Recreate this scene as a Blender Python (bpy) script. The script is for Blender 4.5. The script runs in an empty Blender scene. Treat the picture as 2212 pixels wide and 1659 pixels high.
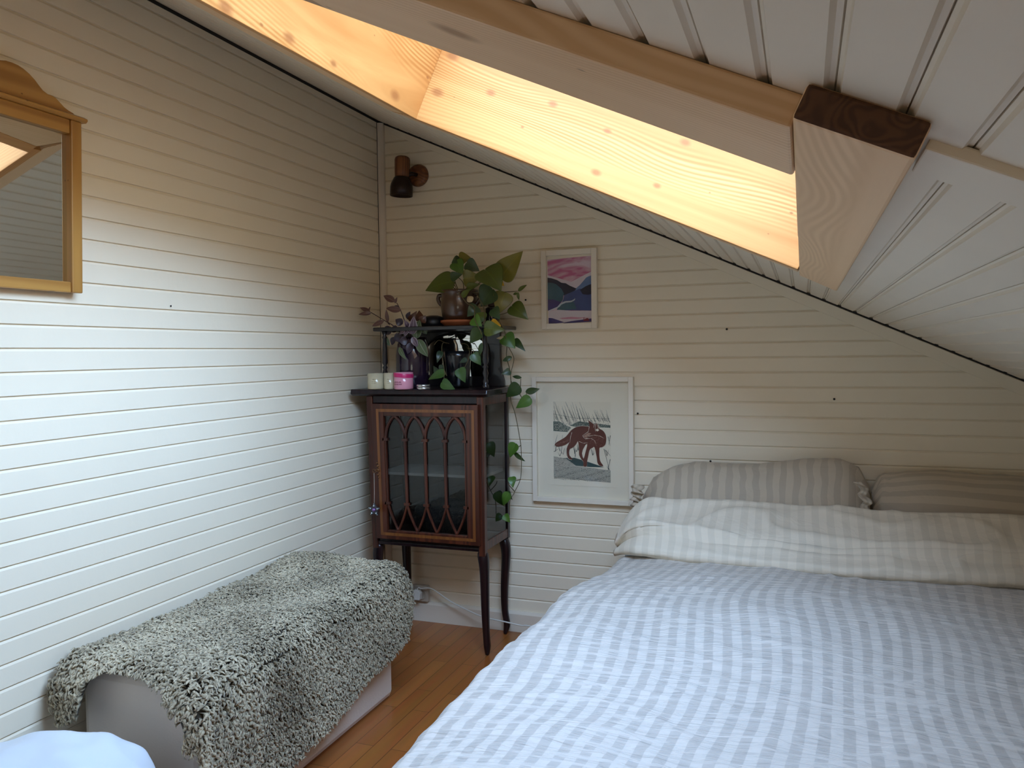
import bpy, bmesh, math, random
import numpy as np
from mathutils import Vector, Matrix, noise
from mathutils.geometry import tessellate_polygon
random.seed(7)
scene = bpy.context.scene
COL = scene.collection

# ------------------------------------------------------------------ camera
F_PX, CX, CY = 1709.5, 1106.0, 829.5
def rot(a, b, c):
    ca, sa, cb, sb, cc, sc = math.cos(a), math.sin(a), math.cos(b), math.sin(b), math.cos(c), math.sin(c)
    Rw = np.array([[1, 0, 0], [0, 0, -1], [0, 1, 0]], float)
    Rz = np.array([[ca, -sa, 0], [sa, ca, 0], [0, 0, 1]])
    Rp = np.array([[1, 0, 0], [0, cb, -sb], [0, sb, cb]])
    Rr = np.array([[cc, -sc, 0], [sc, cc, 0], [0, 0, 1]])
    return Rr @ Rp @ Rw @ Rz
MR = rot(-.351642539, .0394154166, -.0122512745)
CAM = np.array([1.812, -3.227, 1.221])
cd = bpy.data.cameras.new('camera'); cam = bpy.data.objects.new('camera', cd); COL.objects.link(cam)
cd.sensor_width = 36.0; cd.lens = F_PX / 2212 * 36.0; cd.clip_start = .01
m3 = Matrix((MR[0], -MR[1], -MR[2])).transposed()
cam.matrix_world = Matrix.Translation(Vector(CAM)) @ m3.to_4x4()
scene.camera = cam
def on(px, py, ax, val):
    """point where the sight line of a photo pixel meets the plane axis=val"""
    d = MR.T @ np.array([(px - CX) / F_PX, (py - CY) / F_PX, 1.0])
    return Vector(CAM + d * (val - CAM[ax]) / d[ax])

# ------------------------------------------------------------------ light
S = .4638; L2 = math.hypot(1, S); H0 = 2.283
SM = Matrix(((1 / L2, 0, S / L2, 0), (0, 1, 0, 0), (-S / L2, 0, 1 / L2, H0), (0, 0, 0, 1)))   # slope frame (s, y, h)
OP = dict(s0=.86, s0n=.685, s1=2.02, y0=-2.28, y1=-1.178, top=.24)      # the skylight opening
w = bpy.data.worlds.new('sky'); scene.world = w; w.use_nodes = True
wn = w.node_tree; wb = wn.nodes['Background']
# overcast sky, brightest in a low band; trees and roofs outside close the lower part
wt = wn.nodes.new('ShaderNodeTexCoord'); wx = wn.nodes.new('ShaderNodeSeparateXYZ'); wn.links.new(wt.outputs['Generated'], wx.inputs[0])
wr = wn.nodes.new('ShaderNodeValToRGB'); e = wr.color_ramp.elements; e[0].position = .27; e[0].color = (.11, .105, .085, 1); e[1].position = .43; e[1].color = (.52, .76, 1.14, 1); q_ = e.new(.62); q_.color = (.39, .58, .90, 1); q_ = e.new(1.0); q_.color = (.29, .44, .71, 1)
wn.links.new(wx.outputs[2], wr.inputs[0]); wn.links.new(wr.outputs[0], wb.inputs[0]); wb.inputs[1].default_value = 12.0
scene.view_settings.view_transform = 'Standard'; scene.view_settings.look = 'None'
scene.view_settings.gamma = 1; scene.view_settings.use_curve_mapping = False
scene.view_settings.exposure = 0.9
def portal(name, M, sx, sy):
    ld = bpy.data.lights.new(name, 'AREA'); ld.shape = 'RECTANGLE'; ld.size = sx; ld.size_y = sy; ld.cycles.is_portal = True
    o = bpy.data.objects.new(name, ld); COL.objects.link(o); o.matrix_world = M; return o
portal('skylight_portal', SM @ Matrix.Translation(((OP['s0n'] + OP['s1']) / 2, (OP['y0'] + OP['y1']) / 2, OP['top'] + .02)), 1.36, 1.12)

RW = dict(x0=1.15, x1=2.10, z0=.65, z1=1.20, y=-4.6)      # unseen gable window, added to fill faces turned to the viewer
portal('gable_fill_portal', Matrix.Translation(((RW['x0'] + RW['x1']) / 2, RW['y'] - .10, (RW['z0'] + RW['z1']) / 2)) @ Matrix.Rotation(math.pi / 2, 4, 'X'), .95, .55)
# ------------------------------------------------------------------ materials
def mat(name, col, rough=.5, spec=.5, metal=0, coat=0, noise_amt=0, noise_scale=8, bump=0, bump_scale=60, trans=0, sheen=0, emis=None):
    m = bpy.data.materials.new(name); m.use_nodes = True; nt = m.node_tree; b = nt.nodes['Principled BSDF']
    c = (*col, 1)
    b.inputs['Base Color'].default_value = c; b.inputs['Roughness'].default_value = rough
    b.inputs['Metallic'].default_value = metal; b.inputs['Specular IOR Level'].default_value = spec
    b.inputs['Coat Weight'].default_value = coat; b.inputs['Transmission Weight'].default_value = trans
    b.inputs['Sheen Weight'].default_value = sheen
    tc = nt.nodes.new('ShaderNodeTexCoord')
    if noise_amt:
        n = nt.nodes.new('ShaderNodeTexNoise'); n.inputs['Scale'].default_value = noise_scale; n.inputs['Detail'].default_value = 4
        nt.links.new(tc.outputs['Object'], n.inputs['Vector'])
        mx = nt.nodes.new('ShaderNodeMix'); mx.data_type = 'RGBA'
        mx.inputs[6].default_value = tuple(max(0, x * (1 - noise_amt)) for x in col) + (1,)
        mx.inputs[7].default_value = tuple(min(1, x * (1 + noise_amt)) for x in col) + (1,)
        nt.links.new(n.outputs['Fac'], mx.inputs[0]); nt.links.new(mx.outputs[2], b.inputs['Base Color'])
    if bump:
        n = nt.nodes.new('ShaderNodeTexNoise'); n.inputs['Scale'].default_value = bump_scale; n.inputs['Detail'].default_value = 3
        nt.links.new(tc.outputs['Object'], n.inputs['Vector'])
        bp = nt.nodes.new('ShaderNodeBump'); bp.inputs['Strength'].default_value = bump; bp.inputs['Distance'].default_value = .004
        nt.links.new(n.outputs['Fac'], bp.inputs['Height']); nt.links.new(bp.outputs[0], b.inputs['Normal'])
    return m

def wood(name, c1, c2, axis=0, rough=.5, grain=18, knots=0, knot_col=(.32, .13, .04), coat=0, stretch=.03, spec=.4, lines=0):
    """wood with grain along a local axis"""
    m = bpy.data.materials.new(name); m.use_nodes = True; nt = m.node_tree; b = nt.nodes['Principled BSDF']
    b.inputs['Roughness'].default_value = rough; b.inputs['Coat Weight'].default_value = coat; b.inputs['Specular IOR Level'].default_value = spec
    tc = nt.nodes.new('ShaderNodeTexCoord'); mp = nt.nodes.new('ShaderNodeMapping')
    sc = [1.0] * 3; sc[axis] = stretch
    mp.inputs['Scale'].default_value = sc
    nt.links.new(tc.outputs['Object'], mp.inputs['Vector'])
    n = nt.nodes.new('ShaderNodeTexNoise'); n.inputs['Scale'].default_value = grain; n.inputs['Detail'].default_value = 6; n.inputs['Distortion'].default_value = .6
    nt.links.new(mp.outputs[0], n.inputs['Vector'])
    # growth rings: a sine of the smooth noise
    n2 = nt.nodes.new('ShaderNodeTexNoise'); n2.inputs['Scale'].default_value = grain * .42; n2.inputs['Detail'].default_value = 1
    nt.links.new(mp.outputs[0], n2.inputs['Vector'])
    ml = nt.nodes.new('ShaderNodeMath'); ml.operation = 'MULTIPLY'; ml.inputs[1].default_value = 75
    nt.links.new(n2.outputs['Fac'], ml.inputs[0])
    sn = nt.nodes.new('ShaderNodeMath'); sn.operation = 'SINE'; nt.links.new(ml.outputs[0], sn.inputs[0])
    ad = nt.nodes.new('ShaderNodeMath'); ad.operation = 'MULTIPLY_ADD'; ad.inputs[1].default_value = .22; nt.links.new(sn.outputs[0], ad.inputs[0]); nt.links.new(n.outputs['Fac'], ad.inputs[2])
    if lines:      # near-parallel growth rings that fade in and out across the board
        s3 = nt.nodes.new('ShaderNodeSeparateXYZ'); nt.links.new(tc.outputs['Object'], s3.inputs[0]); ot = [q for q in range(3) if q != axis]
        a3 = nt.nodes.new('ShaderNodeMath'); nt.links.new(s3.outputs[ot[0]], a3.inputs[0]); nt.links.new(s3.outputs[ot[1]], a3.inputs[1])
        n3 = nt.nodes.new('ShaderNodeTexNoise'); n3.inputs['Scale'].default_value = 1.6; n3.inputs['Detail'].default_value = 1
        mp3 = nt.nodes.new('ShaderNodeMapping'); q3 = [3.0] * 3; q3[axis] = .9; mp3.inputs['Scale'].default_value = q3; nt.links.new(tc.outputs['Object'], mp3.inputs[0]); nt.links.new(mp3.outputs[0], n3.inputs[0])
        b3 = nt.nodes.new('ShaderNodeMath'); b3.operation = 'MULTIPLY_ADD'; b3.inputs[1].default_value = .16; nt.links.new(n3.outputs['Fac'], b3.inputs[0]); nt.links.new(a3.outputs[0], b3.inputs[2])
        c3 = nt.nodes.new('ShaderNodeMath'); c3.operation = 'MULTIPLY'; c3.inputs[1].default_value = lines; nt.links.new(b3.outputs[0], c3.inputs[0])
        nt.links.new(c3.outputs[0], sn.inputs[0])
        f3 = nt.nodes.new('ShaderNodeTexNoise'); f3.inputs['Scale'].default_value = 9; nt.links.new(mp.outputs[0], f3.inputs[0])
        g3 = nt.nodes.new('ShaderNodeMapRange'); g3.inputs[1].default_value = .45; g3.inputs[2].default_value = .62; g3.inputs[4].default_value = -1.0; nt.links.new(f3.outputs['Fac'], g3.inputs[0])
        h3 = nt.nodes.new('ShaderNodeMath'); h3.operation = 'MULTIPLY'; nt.links.new(sn.outputs[0], h3.inputs[0]); nt.links.new(g3.outputs[0], h3.inputs[1]); nt.links.new(h3.outputs[0], ad.inputs[0])
    mx = nt.nodes.new('ShaderNodeValToRGB'); mx.color_ramp.elements[0].position = .32; mx.color_ramp.elements[1].position = .68
    mx.color_ramp.elements[0].color = (*c1, 1); mx.color_ramp.elements[1].color = (*c2, 1)
    nt.links.new(ad.outputs[0], mx.inputs[0]); out = mx.outputs[0]
    if knots:
        sx = nt.nodes.new('ShaderNodeSeparateXYZ'); nt.links.new(tc.outputs['Object'], sx.inputs[0]); cx_ = nt.nodes.new('ShaderNodeCombineXYZ')
        oth = [q for q in range(3) if q != axis]; sm = nt.nodes.new('ShaderNodeMath'); nt.links.new(sx.outputs[oth[0]], sm.inputs[0]); nt.links.new(sx.outputs[oth[1]], sm.inputs[1])
        ms = nt.nodes.new('ShaderNodeMath'); ms.operation = 'MULTIPLY'; ms.inputs[1].default_value = .6; nt.links.new(sx.outputs[axis], ms.inputs[0])
        nt.links.new(ms.outputs[0], cx_.inputs[0]); nt.links.new(sm.outputs[0], cx_.inputs[1])
        vo = nt.nodes.new('ShaderNodeTexVoronoi'); vo.voronoi_dimensions = '2D'; vo.inputs['Scale'].default_value = knots; nt.links.new(cx_.outputs[0], vo.inputs['Vector'])
        kc = nt.nodes.new('ShaderNodeSeparateColor'); nt.links.new(vo.outputs['Color'], kc.inputs[0])
        k1 = nt.nodes.new('ShaderNodeMapRange'); k1.inputs[1].default_value = .35; k1.inputs[2].default_value = 1; k1.inputs[3].default_value = .02; k1.inputs[4].default_value = .15; nt.links.new(kc.outputs[0], k1.inputs[0])
        k2 = nt.nodes.new('ShaderNodeMath'); k2.operation = 'DIVIDE'; nt.links.new(vo.outputs['Distance'], k2.inputs[0]); nt.links.new(k1.outputs[0], k2.inputs[1])
        r = nt.nodes.new('ShaderNodeValToRGB'); r.color_ramp.elements[0].position = .35; r.color_ramp.elements[0].color = (.8, .8, .8, 1)
        r.color_ramp.elements[1].position = 1; r.color_ramp.elements[1].color = (0, 0, 0, 1)
        nt.links.new(k2.outputs[0], r.inputs[0])
        k = nt.nodes.new('ShaderNodeMix'); k.data_type = 'RGBA'; k.inputs[7].default_value = (*knot_col, 1)
        nt.links.new(r.outputs[0], k.inputs[0]); nt.links.new(out, k.inputs[6]); out = k.outputs[2]
    nt.links.new(out, b.inputs['Base Color'])
    bp = nt.nodes.new('ShaderNodeBump'); bp.inputs['Strength'].default_value = .15; bp.inputs['Distance'].default_value = .002
    nt.links.new(ad.outputs[0], bp.inputs['Height']); nt.links.new(bp.outputs[0], b.inputs['Normal'])
    return m

PAINT = mat('white_board_paint', (.88, .755, .57), .42, .4, noise_amt=.03, noise_scale=5, bump=.12, bump_scale=40)
PAINTC = mat('ceiling_paint', (.78, .66, .51), .5, .35, noise_amt=.04, noise_scale=6, bump=.15, bump_scale=30)
TRIMP = mat('trim_paint', (.78, .66, .52), .4, noise_amt=.04, noise_scale=9)
PINE_S = wood('pine_along_slope', (.50, .20, .05), (.68, .33, .105), 0, .45, 16, 9, (.34, .12, .035), lines=640)
PINE_Y = wood('pine_along_room', (.50, .20, .05), (.68, .33, .105), 1, .45, 16, 9, (.34, .12, .035), lines=640)
FRAME_S = wood('frame_pine_along_slope', (.72, .44, .23), (.82, .54, .31), 0, .45, 16, 5, (.36, .18, .08), lines=700)
FRAME_Y = wood('frame_pine_along_room', (.72, .44, .22), (.82, .53, .29), 1, .45, 16, 0, lines=700)
ENDG = wood('pine_end_grain', (.075, .030, .013), (.12, .050, .022), 2, .7, 60, stretch=1)
OLDPINE = wood('old_waxed_pine', (.36, .16, .035), (.50, .25, .06), 2, .35, 14, 9, (.12, .04, .01), coat=.2)
OLDPINE_Y = wood('old_waxed_pine_rail', (.36, .16, .035), (.50, .25, .06), 1, .35, 14, 9, (.12, .04, .01), coat=.2)
MAHOG = wood('dark_mahogany', (.010, .004, .005), (.020, .007, .008), 2, .28, 22, coat=.15, spec=.35)
MAHOG_R = wood('red_mahogany', (.050, .013, .007), (.095, .024, .011), 2, .28, 22, coat=.15, spec=.35)
INLAY = wood('satinwood_inlay', (.17, .055, .014), (.22, .075, .018), 2, .3, 30, coat=.15)
BLACKW = mat('near_black_wood', (.010, .007, .008), .3, coat=.3)
DARKIN = mat('cabinet_inside', (.012, .010, .010), .6)
def glass_mat(name, tint=(.96, .98, .98), refl=.08, rough=.01):
    m = bpy.data.materials.new(name); m.use_nodes = True; nt = m.node_tree; nt.nodes.clear()
    o = nt.nodes.new('ShaderNodeOutputMaterial'); t = nt.nodes.new('ShaderNodeBsdfTransparent'); t.inputs[0].default_value = (*tint, 1)
    g = nt.nodes.new('ShaderNodeBsdfGlossy'); g.inputs['Roughness'].default_value = rough
    fr = nt.nodes.new('ShaderNodeFresnel'); fr.inputs[0].default_value = 1.5
    ad = nt.nodes.new('ShaderNodeMath'); ad.operation = 'ADD'; ad.inputs[1].default_value = refl; ad.use_clamp = True; nt.links.new(fr.outputs[0], ad.inputs[0])
    mx = nt.nodes.new('ShaderNodeMixShader'); ge = nt.nodes.new('ShaderNodeNewGeometry'); iv = nt.nodes.new('ShaderNodeMath'); iv.operation = 'SUBTRACT'; iv.inputs[0].default_value = 1; nt.links.new(ge.outputs['Backfacing'], iv.inputs[1])
    pr = nt.nodes.new('ShaderNodeMath'); pr.operation = 'MULTIPLY'; nt.links.new(ad.outputs[0], pr.inputs[0]); nt.links.new(iv.outputs[0], pr.inputs[1])
    nt.links.new(pr.outputs[0], mx.inputs[0]); nt.links.new(t.outputs[0], mx.inputs[1]); nt.links.new(g.outputs[0], mx.inputs[2])
    nt.links.new(mx.outputs[0], o.inputs[0]); return m
PANE = glass_mat('window_glass', refl=0)
CABGLASS = glass_mat('cabinet_glass', (.66, .67, .68), .025, .015)
PICGLASS = glass_mat('picture_glass', (.97, .97, .96), .0, .03)
MIRROR = mat('mirror_silver', (.80, .82, .80), .02, metal=1)
WHITEF = mat('white_lacquer', (.84, .74, .60), .35, noise_amt=.02)
PAPER = mat('mat_board', (.90, .80, .64), .8)
BENCHM = mat('bench_vinyl', (.78, .66, .55), .5, noise_amt=.03, bump=.2, bump_scale=160)
GREEN = lambda n, c, r=.35: mat(n, c, r, noise_amt=.18, noise_scale=30)

# floor parquet: strips along y, cut in staggered blocks, plus varied tone
def floor_mat():
    m = bpy.data.materials.new('oak_parquet'); m.use_nodes = True; nt = m.node_tree; b = nt.nodes['Principled BSDF']
    b.inputs['Roughness'].default_value = .34; b.inputs['Coat Weight'].default_value = .15
    tc = nt.nodes.new('ShaderNodeTexCoord'); mp = nt.nodes.new('ShaderNodeMapping'); mp.inputs['Rotation'].default_value = (0, 0, math.pi / 2)
    nt.links.new(tc.outputs['Object'], mp.inputs[0])
    br = nt.nodes.new('ShaderNodeTexBrick'); br.inputs['Scale'].default_value = 1; br.inputs['Brick Width'].default_value = .42; br.inputs['Row Height'].default_value = .062
    br.inputs['Mortar Size'].default_value = .0009; br.inputs['Color1'].default_value = (.29, .088, .018, 1); br.inputs['Color2'].default_value = (.36, .118, .026, 1)
    br.inputs['Mortar'].default_value = (.07, .025, .01, 1); br.inputs['Bias'].default_value = -.1; br.offset = .37
    nt.links.new(mp.outputs[0], br.inputs[0])
    mp2 = nt.nodes.new('ShaderNodeMapping'); mp2.inputs['Scale'].default_value = (1, .07, 1); nt.links.new(tc.outputs['Object'], mp2.inputs[0])
    n = nt.nodes.new('ShaderNodeTexNoise'); n.inputs['Scale'].default_value = 45; n.inputs['Detail'].default_value = 6; nt.links.new(mp2.outputs[0], n.inputs[0])
    mx = nt.nodes.new('ShaderNodeMix'); mx.data_type = 'RGBA'; mx.blend_type = 'MULTIPLY'; mx.inputs[0].default_value = .5
    nt.links.new(br.outputs[0], mx.inputs[6]); nt.links.new(n.outputs['Color'], mx.inputs[7])
    g = nt.nodes.new('ShaderNodeMix'); g.data_type = 'RGBA'; g.blend_type = 'ADD'; g.inputs[0].default_value = .3; nt.links.new(mx.outputs[2], g.inputs[6]); nt.links.new(br.outputs[0], g.inputs[7])
    nt.links.new(g.outputs[2], b.inputs['Base Color']); return m
FLOORM = floor_mat()

def stripe_mat(name, axis, period, c1, c2, rough1=.75, rough2=.45, warp=.15, wr=0.5, off=0, crinkle=(14, 90), pucker_glint=False, wscale=3.0):
    """bed linen with woven satin stripes and fine crinkles"""
    m = bpy.data.materials.new(name); m.use_nodes = True; nt = m.node_tree; b = nt.nodes['Principled BSDF']
    b.inputs['Sheen Weight'].default_value = .15; b.inputs['Specular IOR Level'].default_value = .3
    uv = nt.nodes.new('ShaderNodeUVMap'); uv.uv_map = 'UVMap'
    n = nt.nodes.new('ShaderNodeTexNoise'); n.inputs['Scale'].default_value = wscale; n.inputs['Detail'].default_value = 0 if pucker_glint else 1; nt.links.new(uv.outputs[0], n.inputs[0])
    sp = nt.nodes.new('ShaderNodeSeparateXYZ'); nt.links.new(uv.outputs[0], sp.inputs[0])
    a = nt.nodes.new('ShaderNodeMath'); a.operation = 'MULTIPLY_ADD'; a.inputs[1].default_value = warp; nt.links.new(n.outputs['Fac'], a.inputs[0]); nt.links.new(sp.outputs[axis], a.inputs[2])
    d = nt.nodes.new('ShaderNodeMath'); d.operation = 'MULTIPLY'; d.inputs[1].default_value = 2 * math.pi / period; nt.links.new(a.outputs[0], d.inputs[0])
    s = nt.nodes.new('ShaderNodeMath'); s.operation = 'SINE'; nt.links.new(d.outputs[0], s.inputs[0])
    r = nt.nodes.new('ShaderNodeValToRGB'); r.color_ramp.elements[0].position = .46; r.color_ramp.elements[1].position = .56
    ms = nt.nodes.new('ShaderNodeMath'); ms.operation = 'MULTIPLY_ADD'; ms.inputs[1].default_value = .5; ms.inputs[2].default_value = .5; nt.links.new(s.outputs[0], ms.inputs[0]); nt.links.new(ms.outputs[0], r.inputs[0])
    mx = nt.nodes.new('ShaderNodeMix'); mx.data_type = 'RGBA'; mx.inputs[6].default_value = (*c1, 1); mx.inputs[7].default_value = (*c2, 1)
    nt.links.new(r.outputs[0], mx.inputs[0]); nt.links.new(mx.outputs[2], b.inputs['Base Color'])
    ro = nt.nodes.new('ShaderNodeMapRange'); ro.inputs[3].default_value = rough1; ro.inputs[4].default_value = rough2; nt.links.new(r.outputs[0], ro.inputs[0]); nt.links.new(ro.outputs[0], b.inputs['Roughness'])
    if pucker_glint:  # highlights on puckers put into the colour as light breaks in the stripes
        mq = nt.nodes.new('ShaderNodeMapping'); q = [30, 30, 1]; q[axis] = 6; q[1 - axis] = 55; mq.inputs['Scale'].default_value = q; nt.links.new(uv.outputs[0], mq.inputs[0])
        nq = nt.nodes.new('ShaderNodeTexNoise'); nq.inputs['Scale'].default_value = 1; nq.inputs['Detail'].default_value = 2; nq.inputs['Distortion'].default_value = .5; nt.links.new(mq.outputs[0], nq.inputs[0])
        rq = nt.nodes.new('ShaderNodeValToRGB'); rq.color_ramp.elements[0].position = .54; rq.color_ramp.elements[0].color = (1, 1, 1, 1); rq.color_ramp.elements[1].position = .60; rq.color_ramp.elements[1].color = (.15, .15, .15, 1); nt.links.new(nq.outputs['Fac'], rq.inputs[0])
        mu = nt.nodes.new('ShaderNodeMath'); mu.operation = 'MULTIPLY'; nt.links.new(r.outputs[0], mu.inputs[0]); nt.links.new(rq.outputs[0], mu.inputs[1]); nt.links.new(mu.outputs[0], mx.inputs[0])
    # crinkles running across the stripes
    mp = nt.nodes.new('ShaderNodeMapping'); sc = [crinkle[1], crinkle[1], 1]; sc[axis] = crinkle[0]; mp.inputs['Scale'].default_value = sc
    nt.links.new(uv.outputs[0], mp.inputs[0])
    n2 = nt.nodes.new('ShaderNodeTexNoise'); n2.inputs['Scale'].default_value = 1; n2.inputs['Detail'].default_value = 3; n2.inputs['Distortion'].default_value = .8; nt.links.new(mp.outputs[0], n2.inputs[0])
    rd = nt.nodes.new('ShaderNodeValToRGB'); rd.color_ramp.elements[0].position = .42; rd.color_ramp.elements[1].position = .7; nt.links.new(n2.outputs['Fac'], rd.inputs[0])
    bp = nt.nodes.new('ShaderNodeBump'); bp.inputs['Strength'].default_value = wr; bp.inputs['Distance'].default_value = .006
    nt.links.new(rd.outputs[0], bp.inputs['Height']); nt.links.new(bp.outputs[0], b.inputs['Normal'])
    return m
DUVETM = stripe_mat('striped_duvet_cotton', 0, .0445, (.62, .55, .475), (.49, .433, .374), .75, .5, warp=.16, wr=.6, crinkle=(10, 70), pucker_glint=True, wscale=1.3)
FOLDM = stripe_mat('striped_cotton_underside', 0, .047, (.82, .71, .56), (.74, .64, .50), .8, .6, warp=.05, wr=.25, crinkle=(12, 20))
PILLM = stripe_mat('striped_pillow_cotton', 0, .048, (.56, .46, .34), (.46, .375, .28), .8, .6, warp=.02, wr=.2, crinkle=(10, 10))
WHITEC = mat('white_cotton', (.66, .68, .70), .85, bump=.5, bump_scale=12, sheen=.2)

# ------------------------------------------------------------------ building helpers
def finish(name, bm, m, parent=None, smooth=False, bevel=0, M=None, mats=None, solid=0, subsurf=0):
    me = bpy.data.meshes.new(name); bm.normal_update(); bm.to_mesh(me); bm.free()
    o = bpy.data.objects.new(name, me); COL.objects.link(o)
    for x in (mats or [m]): me.materials.append(x)
    if smooth: me.polygons.foreach_set('use_smooth', [True] * len(me.polygons))
    if M is not None: o.matrix_world = M
    if parent is not None:
        o.parent = parent; o.matrix_parent_inverse = Matrix.Identity(4)
        o.matrix_local = parent_world(parent).inverted() @ (M if M is not None else Matrix.Identity(4))
    if solid:
        s = o.modifiers.new('thick', 'SOLIDIFY'); s.thickness = solid; s.offset = 0
    if bevel:
        b = o.modifiers.new('bevel', 'BEVEL'); b.width = bevel; b.segments = 2; b.limit_method = 'ANGLE'
    if subsurf:
        b = o.modifiers.new('sub', 'SUBSURF'); b.levels = subsurf; b.render_levels = subsurf
    return o
def parent_world(p):
    M = p.matrix_basis.copy()
    while p.parent: p = p.parent; M = p.matrix_basis @ M
    return M
def struct(o): o['kind'] = 'structure'; return o
def tag(o, label, cat, group=None):
    o['label'] = label; o['category'] = cat
    if group: o['group'] = group
    return o
def thing(name, loc, label, cat, group=None):
    o = bpy.data.objects.new(name, None); COL.objects.link(o); o.location = loc; o.empty_display_size = .05
    return tag(o, label, cat, group)
def box(bm, x0, x1, y0, y1, z0, z1, mi=0):
    v = [bm.verts.new((x, y, z)) for z in (z0, z1) for y in (y0, y1) for x in (x0, x1)]
    for f in ((0, 2, 3, 1), (4, 5, 7, 6), (0, 1, 5, 4), (2, 6, 7, 3), (0, 4, 6, 2), (1, 3, 7, 5)):
        bm.faces.new([v[i] for i in f]).material_index = mi
def boxo(name, x0, x1, y0, y1, z0, z1, m, parent=None, bevel=0, M=None, warp=None):
    bm = bmesh.new(); box(bm, x0, x1, y0, y1, z0, z1)
    if warp:
        for v in bm.verts: v.co = warp(v.co)
    return finish(name, bm, m, parent, bevel=bevel, M=M)
def prism(bm, pts, axis, a, b, mi=0):
    """polygon pts (2D) extruded along an axis from a to b"""
    def P(p, t):
        return {0: (t, p[0], p[1]), 1: (p[0], t, p[1]), 2: (p[0], p[1], t)}[axis]
    v0 = [bm.verts.new(P(p, a)) for p in pts]; v1 = [bm.verts.new(P(p, b)) for p in pts]; n = len(pts)
    bm.faces.new(v0).material_index = mi; bm.faces.new(v1[::-1]).material_index = mi
    for i in range(n): bm.faces.new((v0[i], v1[i], v1[(i + 1) % n], v0[(i + 1) % n])).material_index = mi
    return v0 + v1
def lathe(bm, prof, c=(0, 0), n=32, mi=0, squash=1):
    rings = []
    for r, z in prof:
        rings.append([bm.verts.new((c[0] + r * math.cos(2 * math.pi * i / n), c[1] + squash * r * math.sin(2 * math.pi * i / n), z)) for i in range(n)])
    for a, b in zip(rings, rings[1:]):
        for i in range(n): bm.faces.new((a[i], a[(i + 1) % n], b[(i + 1) % n], b[i])).material_index = mi
    if prof[0][0] > 1e-5: bm.faces.new(rings[0][::-1]).material_index = mi
    if prof[-1][0] > 1e-5: bm.faces.new(rings[-1]).material_index = mi
def tube(bm, pts, rad, n=8, mi=0, closed_ends=True):
    pts = [Vector(p) for p in pts]; rings = []; up = None
    for i, p in enumerate(pts):
        t = (pts[min(i + 1, len(pts) - 1)] - pts[max(i - 1, 0)]).normalized()
        if up is None: up = t.orthogonal().normalized()
        up = (up - t * up.dot(t)).normalized(); s = t.cross(up)
        r = rad[i] if isinstance(rad, (list, tuple)) else rad
        rings.append([bm.verts.new(p + r * (up * math.cos(2 * math.pi * k / n) + s * math.sin(2 * math.pi * k / n))) for k in range(n)])
    for a, b in zip(rings, rings[1:]):
        for k in range(n): bm.faces.new((a[k], a[(k + 1) % n], b[(k + 1) % n], b[k])).material_index = mi
    if closed_ends: bm.faces.new(rings[0][::-1]).material_index = mi; bm.faces.new(rings[-1]).material_index = mi
def smooth_path(pts, k=5):
    pts = [Vector(p) for p in pts]; out = []
    for i in range(len(pts) - 1):
        p0, p1, p2, p3 = pts[max(i - 1, 0)], pts[i], pts[i + 1], pts[min(i + 2, len(pts) - 1)]
        for j in range(k):
            t = j / k
            out.append(.5 * ((2 * p1) + (p2 - p0) * t + (2 * p0 - 5 * p1 + 4 * p2 - p3) * t * t + (3 * p1 - p0 - 3 * p2 + p3) * t ** 3))
    return out + [pts[-1]]
def grid(bm, nu, nv, fn, uvfn=None, mi=0):
    V = [[bm.verts.new(fn(i / (nu - 1), j / (nv - 1))) for j in range(nv)] for i in range(nu)]
    lay = bm.loops.layers.uv.get('UVMap') or bm.loops.layers.uv.new('UVMap')
    for i in range(nu - 1):
        for j in range(nv - 1):
            f = bm.faces.new((V[i][j], V[i + 1][j], V[i + 1][j + 1], V[i][j + 1])); f.material_index = mi
            if uvfn:
                for l, (a, b) in zip(f.loops, ((i, j), (i + 1, j), (i + 1, j + 1), (i, j + 1))):
                    l[lay].uv = uvfn(a / (nu - 1), b / (nv - 1))
    return V
def lerp_tab(tab, t):
    if t <= tab[0][0]: return tab[0][1]
    for (a, b), (c, d) in zip(tab, tab[1:]):
        if t <= c: return b + (d - b) * (t - a) / (c - a)
    return tab[-1][1]

# ------------------------------------------------------------------ room shell
XR, YN = 3.05, -4.6            # knee wall, gable behind the viewer
def board_profile(z0, z1, first, sp, dep=.0055):
    """(z, depth) along a wall clad in boards: a fine dark gap, then the chamfer of the board below"""
    out = [(z0, 0)]; k = math.ceil((z0 - first) / sp + .02)
    while first + k * sp < z1 - .006:
        g = first + k * sp
        if g - .009 > z0: out += [(g - .0078, 0), (g - .0022, -.0034), (g - .0021, -dep), (g + .0009, -dep), (g + .0010, -.0010), (g + .0018, 0)]
        k += 1
    out.append((z1, 0)); return out
def profiled(prof, P):
    bm = bmesh.new(); a = []; b = []
    for t, d in prof:
        p, q = P(t, d); a.append(bm.verts.new(p)); b.append(bm.verts.new(q))
    for i in range(len(a) - 1): bm.faces.new((a[i], b[i], b[i + 1], a[i + 1]))
    return bm
ceil_z = lambda x: H0 - S * x
# left wall
struct(finish('wall_left', profiled(board_profile(0, 2.5, .4813, .0589), lambda z, d: ((d, YN, z), (d, .05, z))), PAINT))
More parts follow.
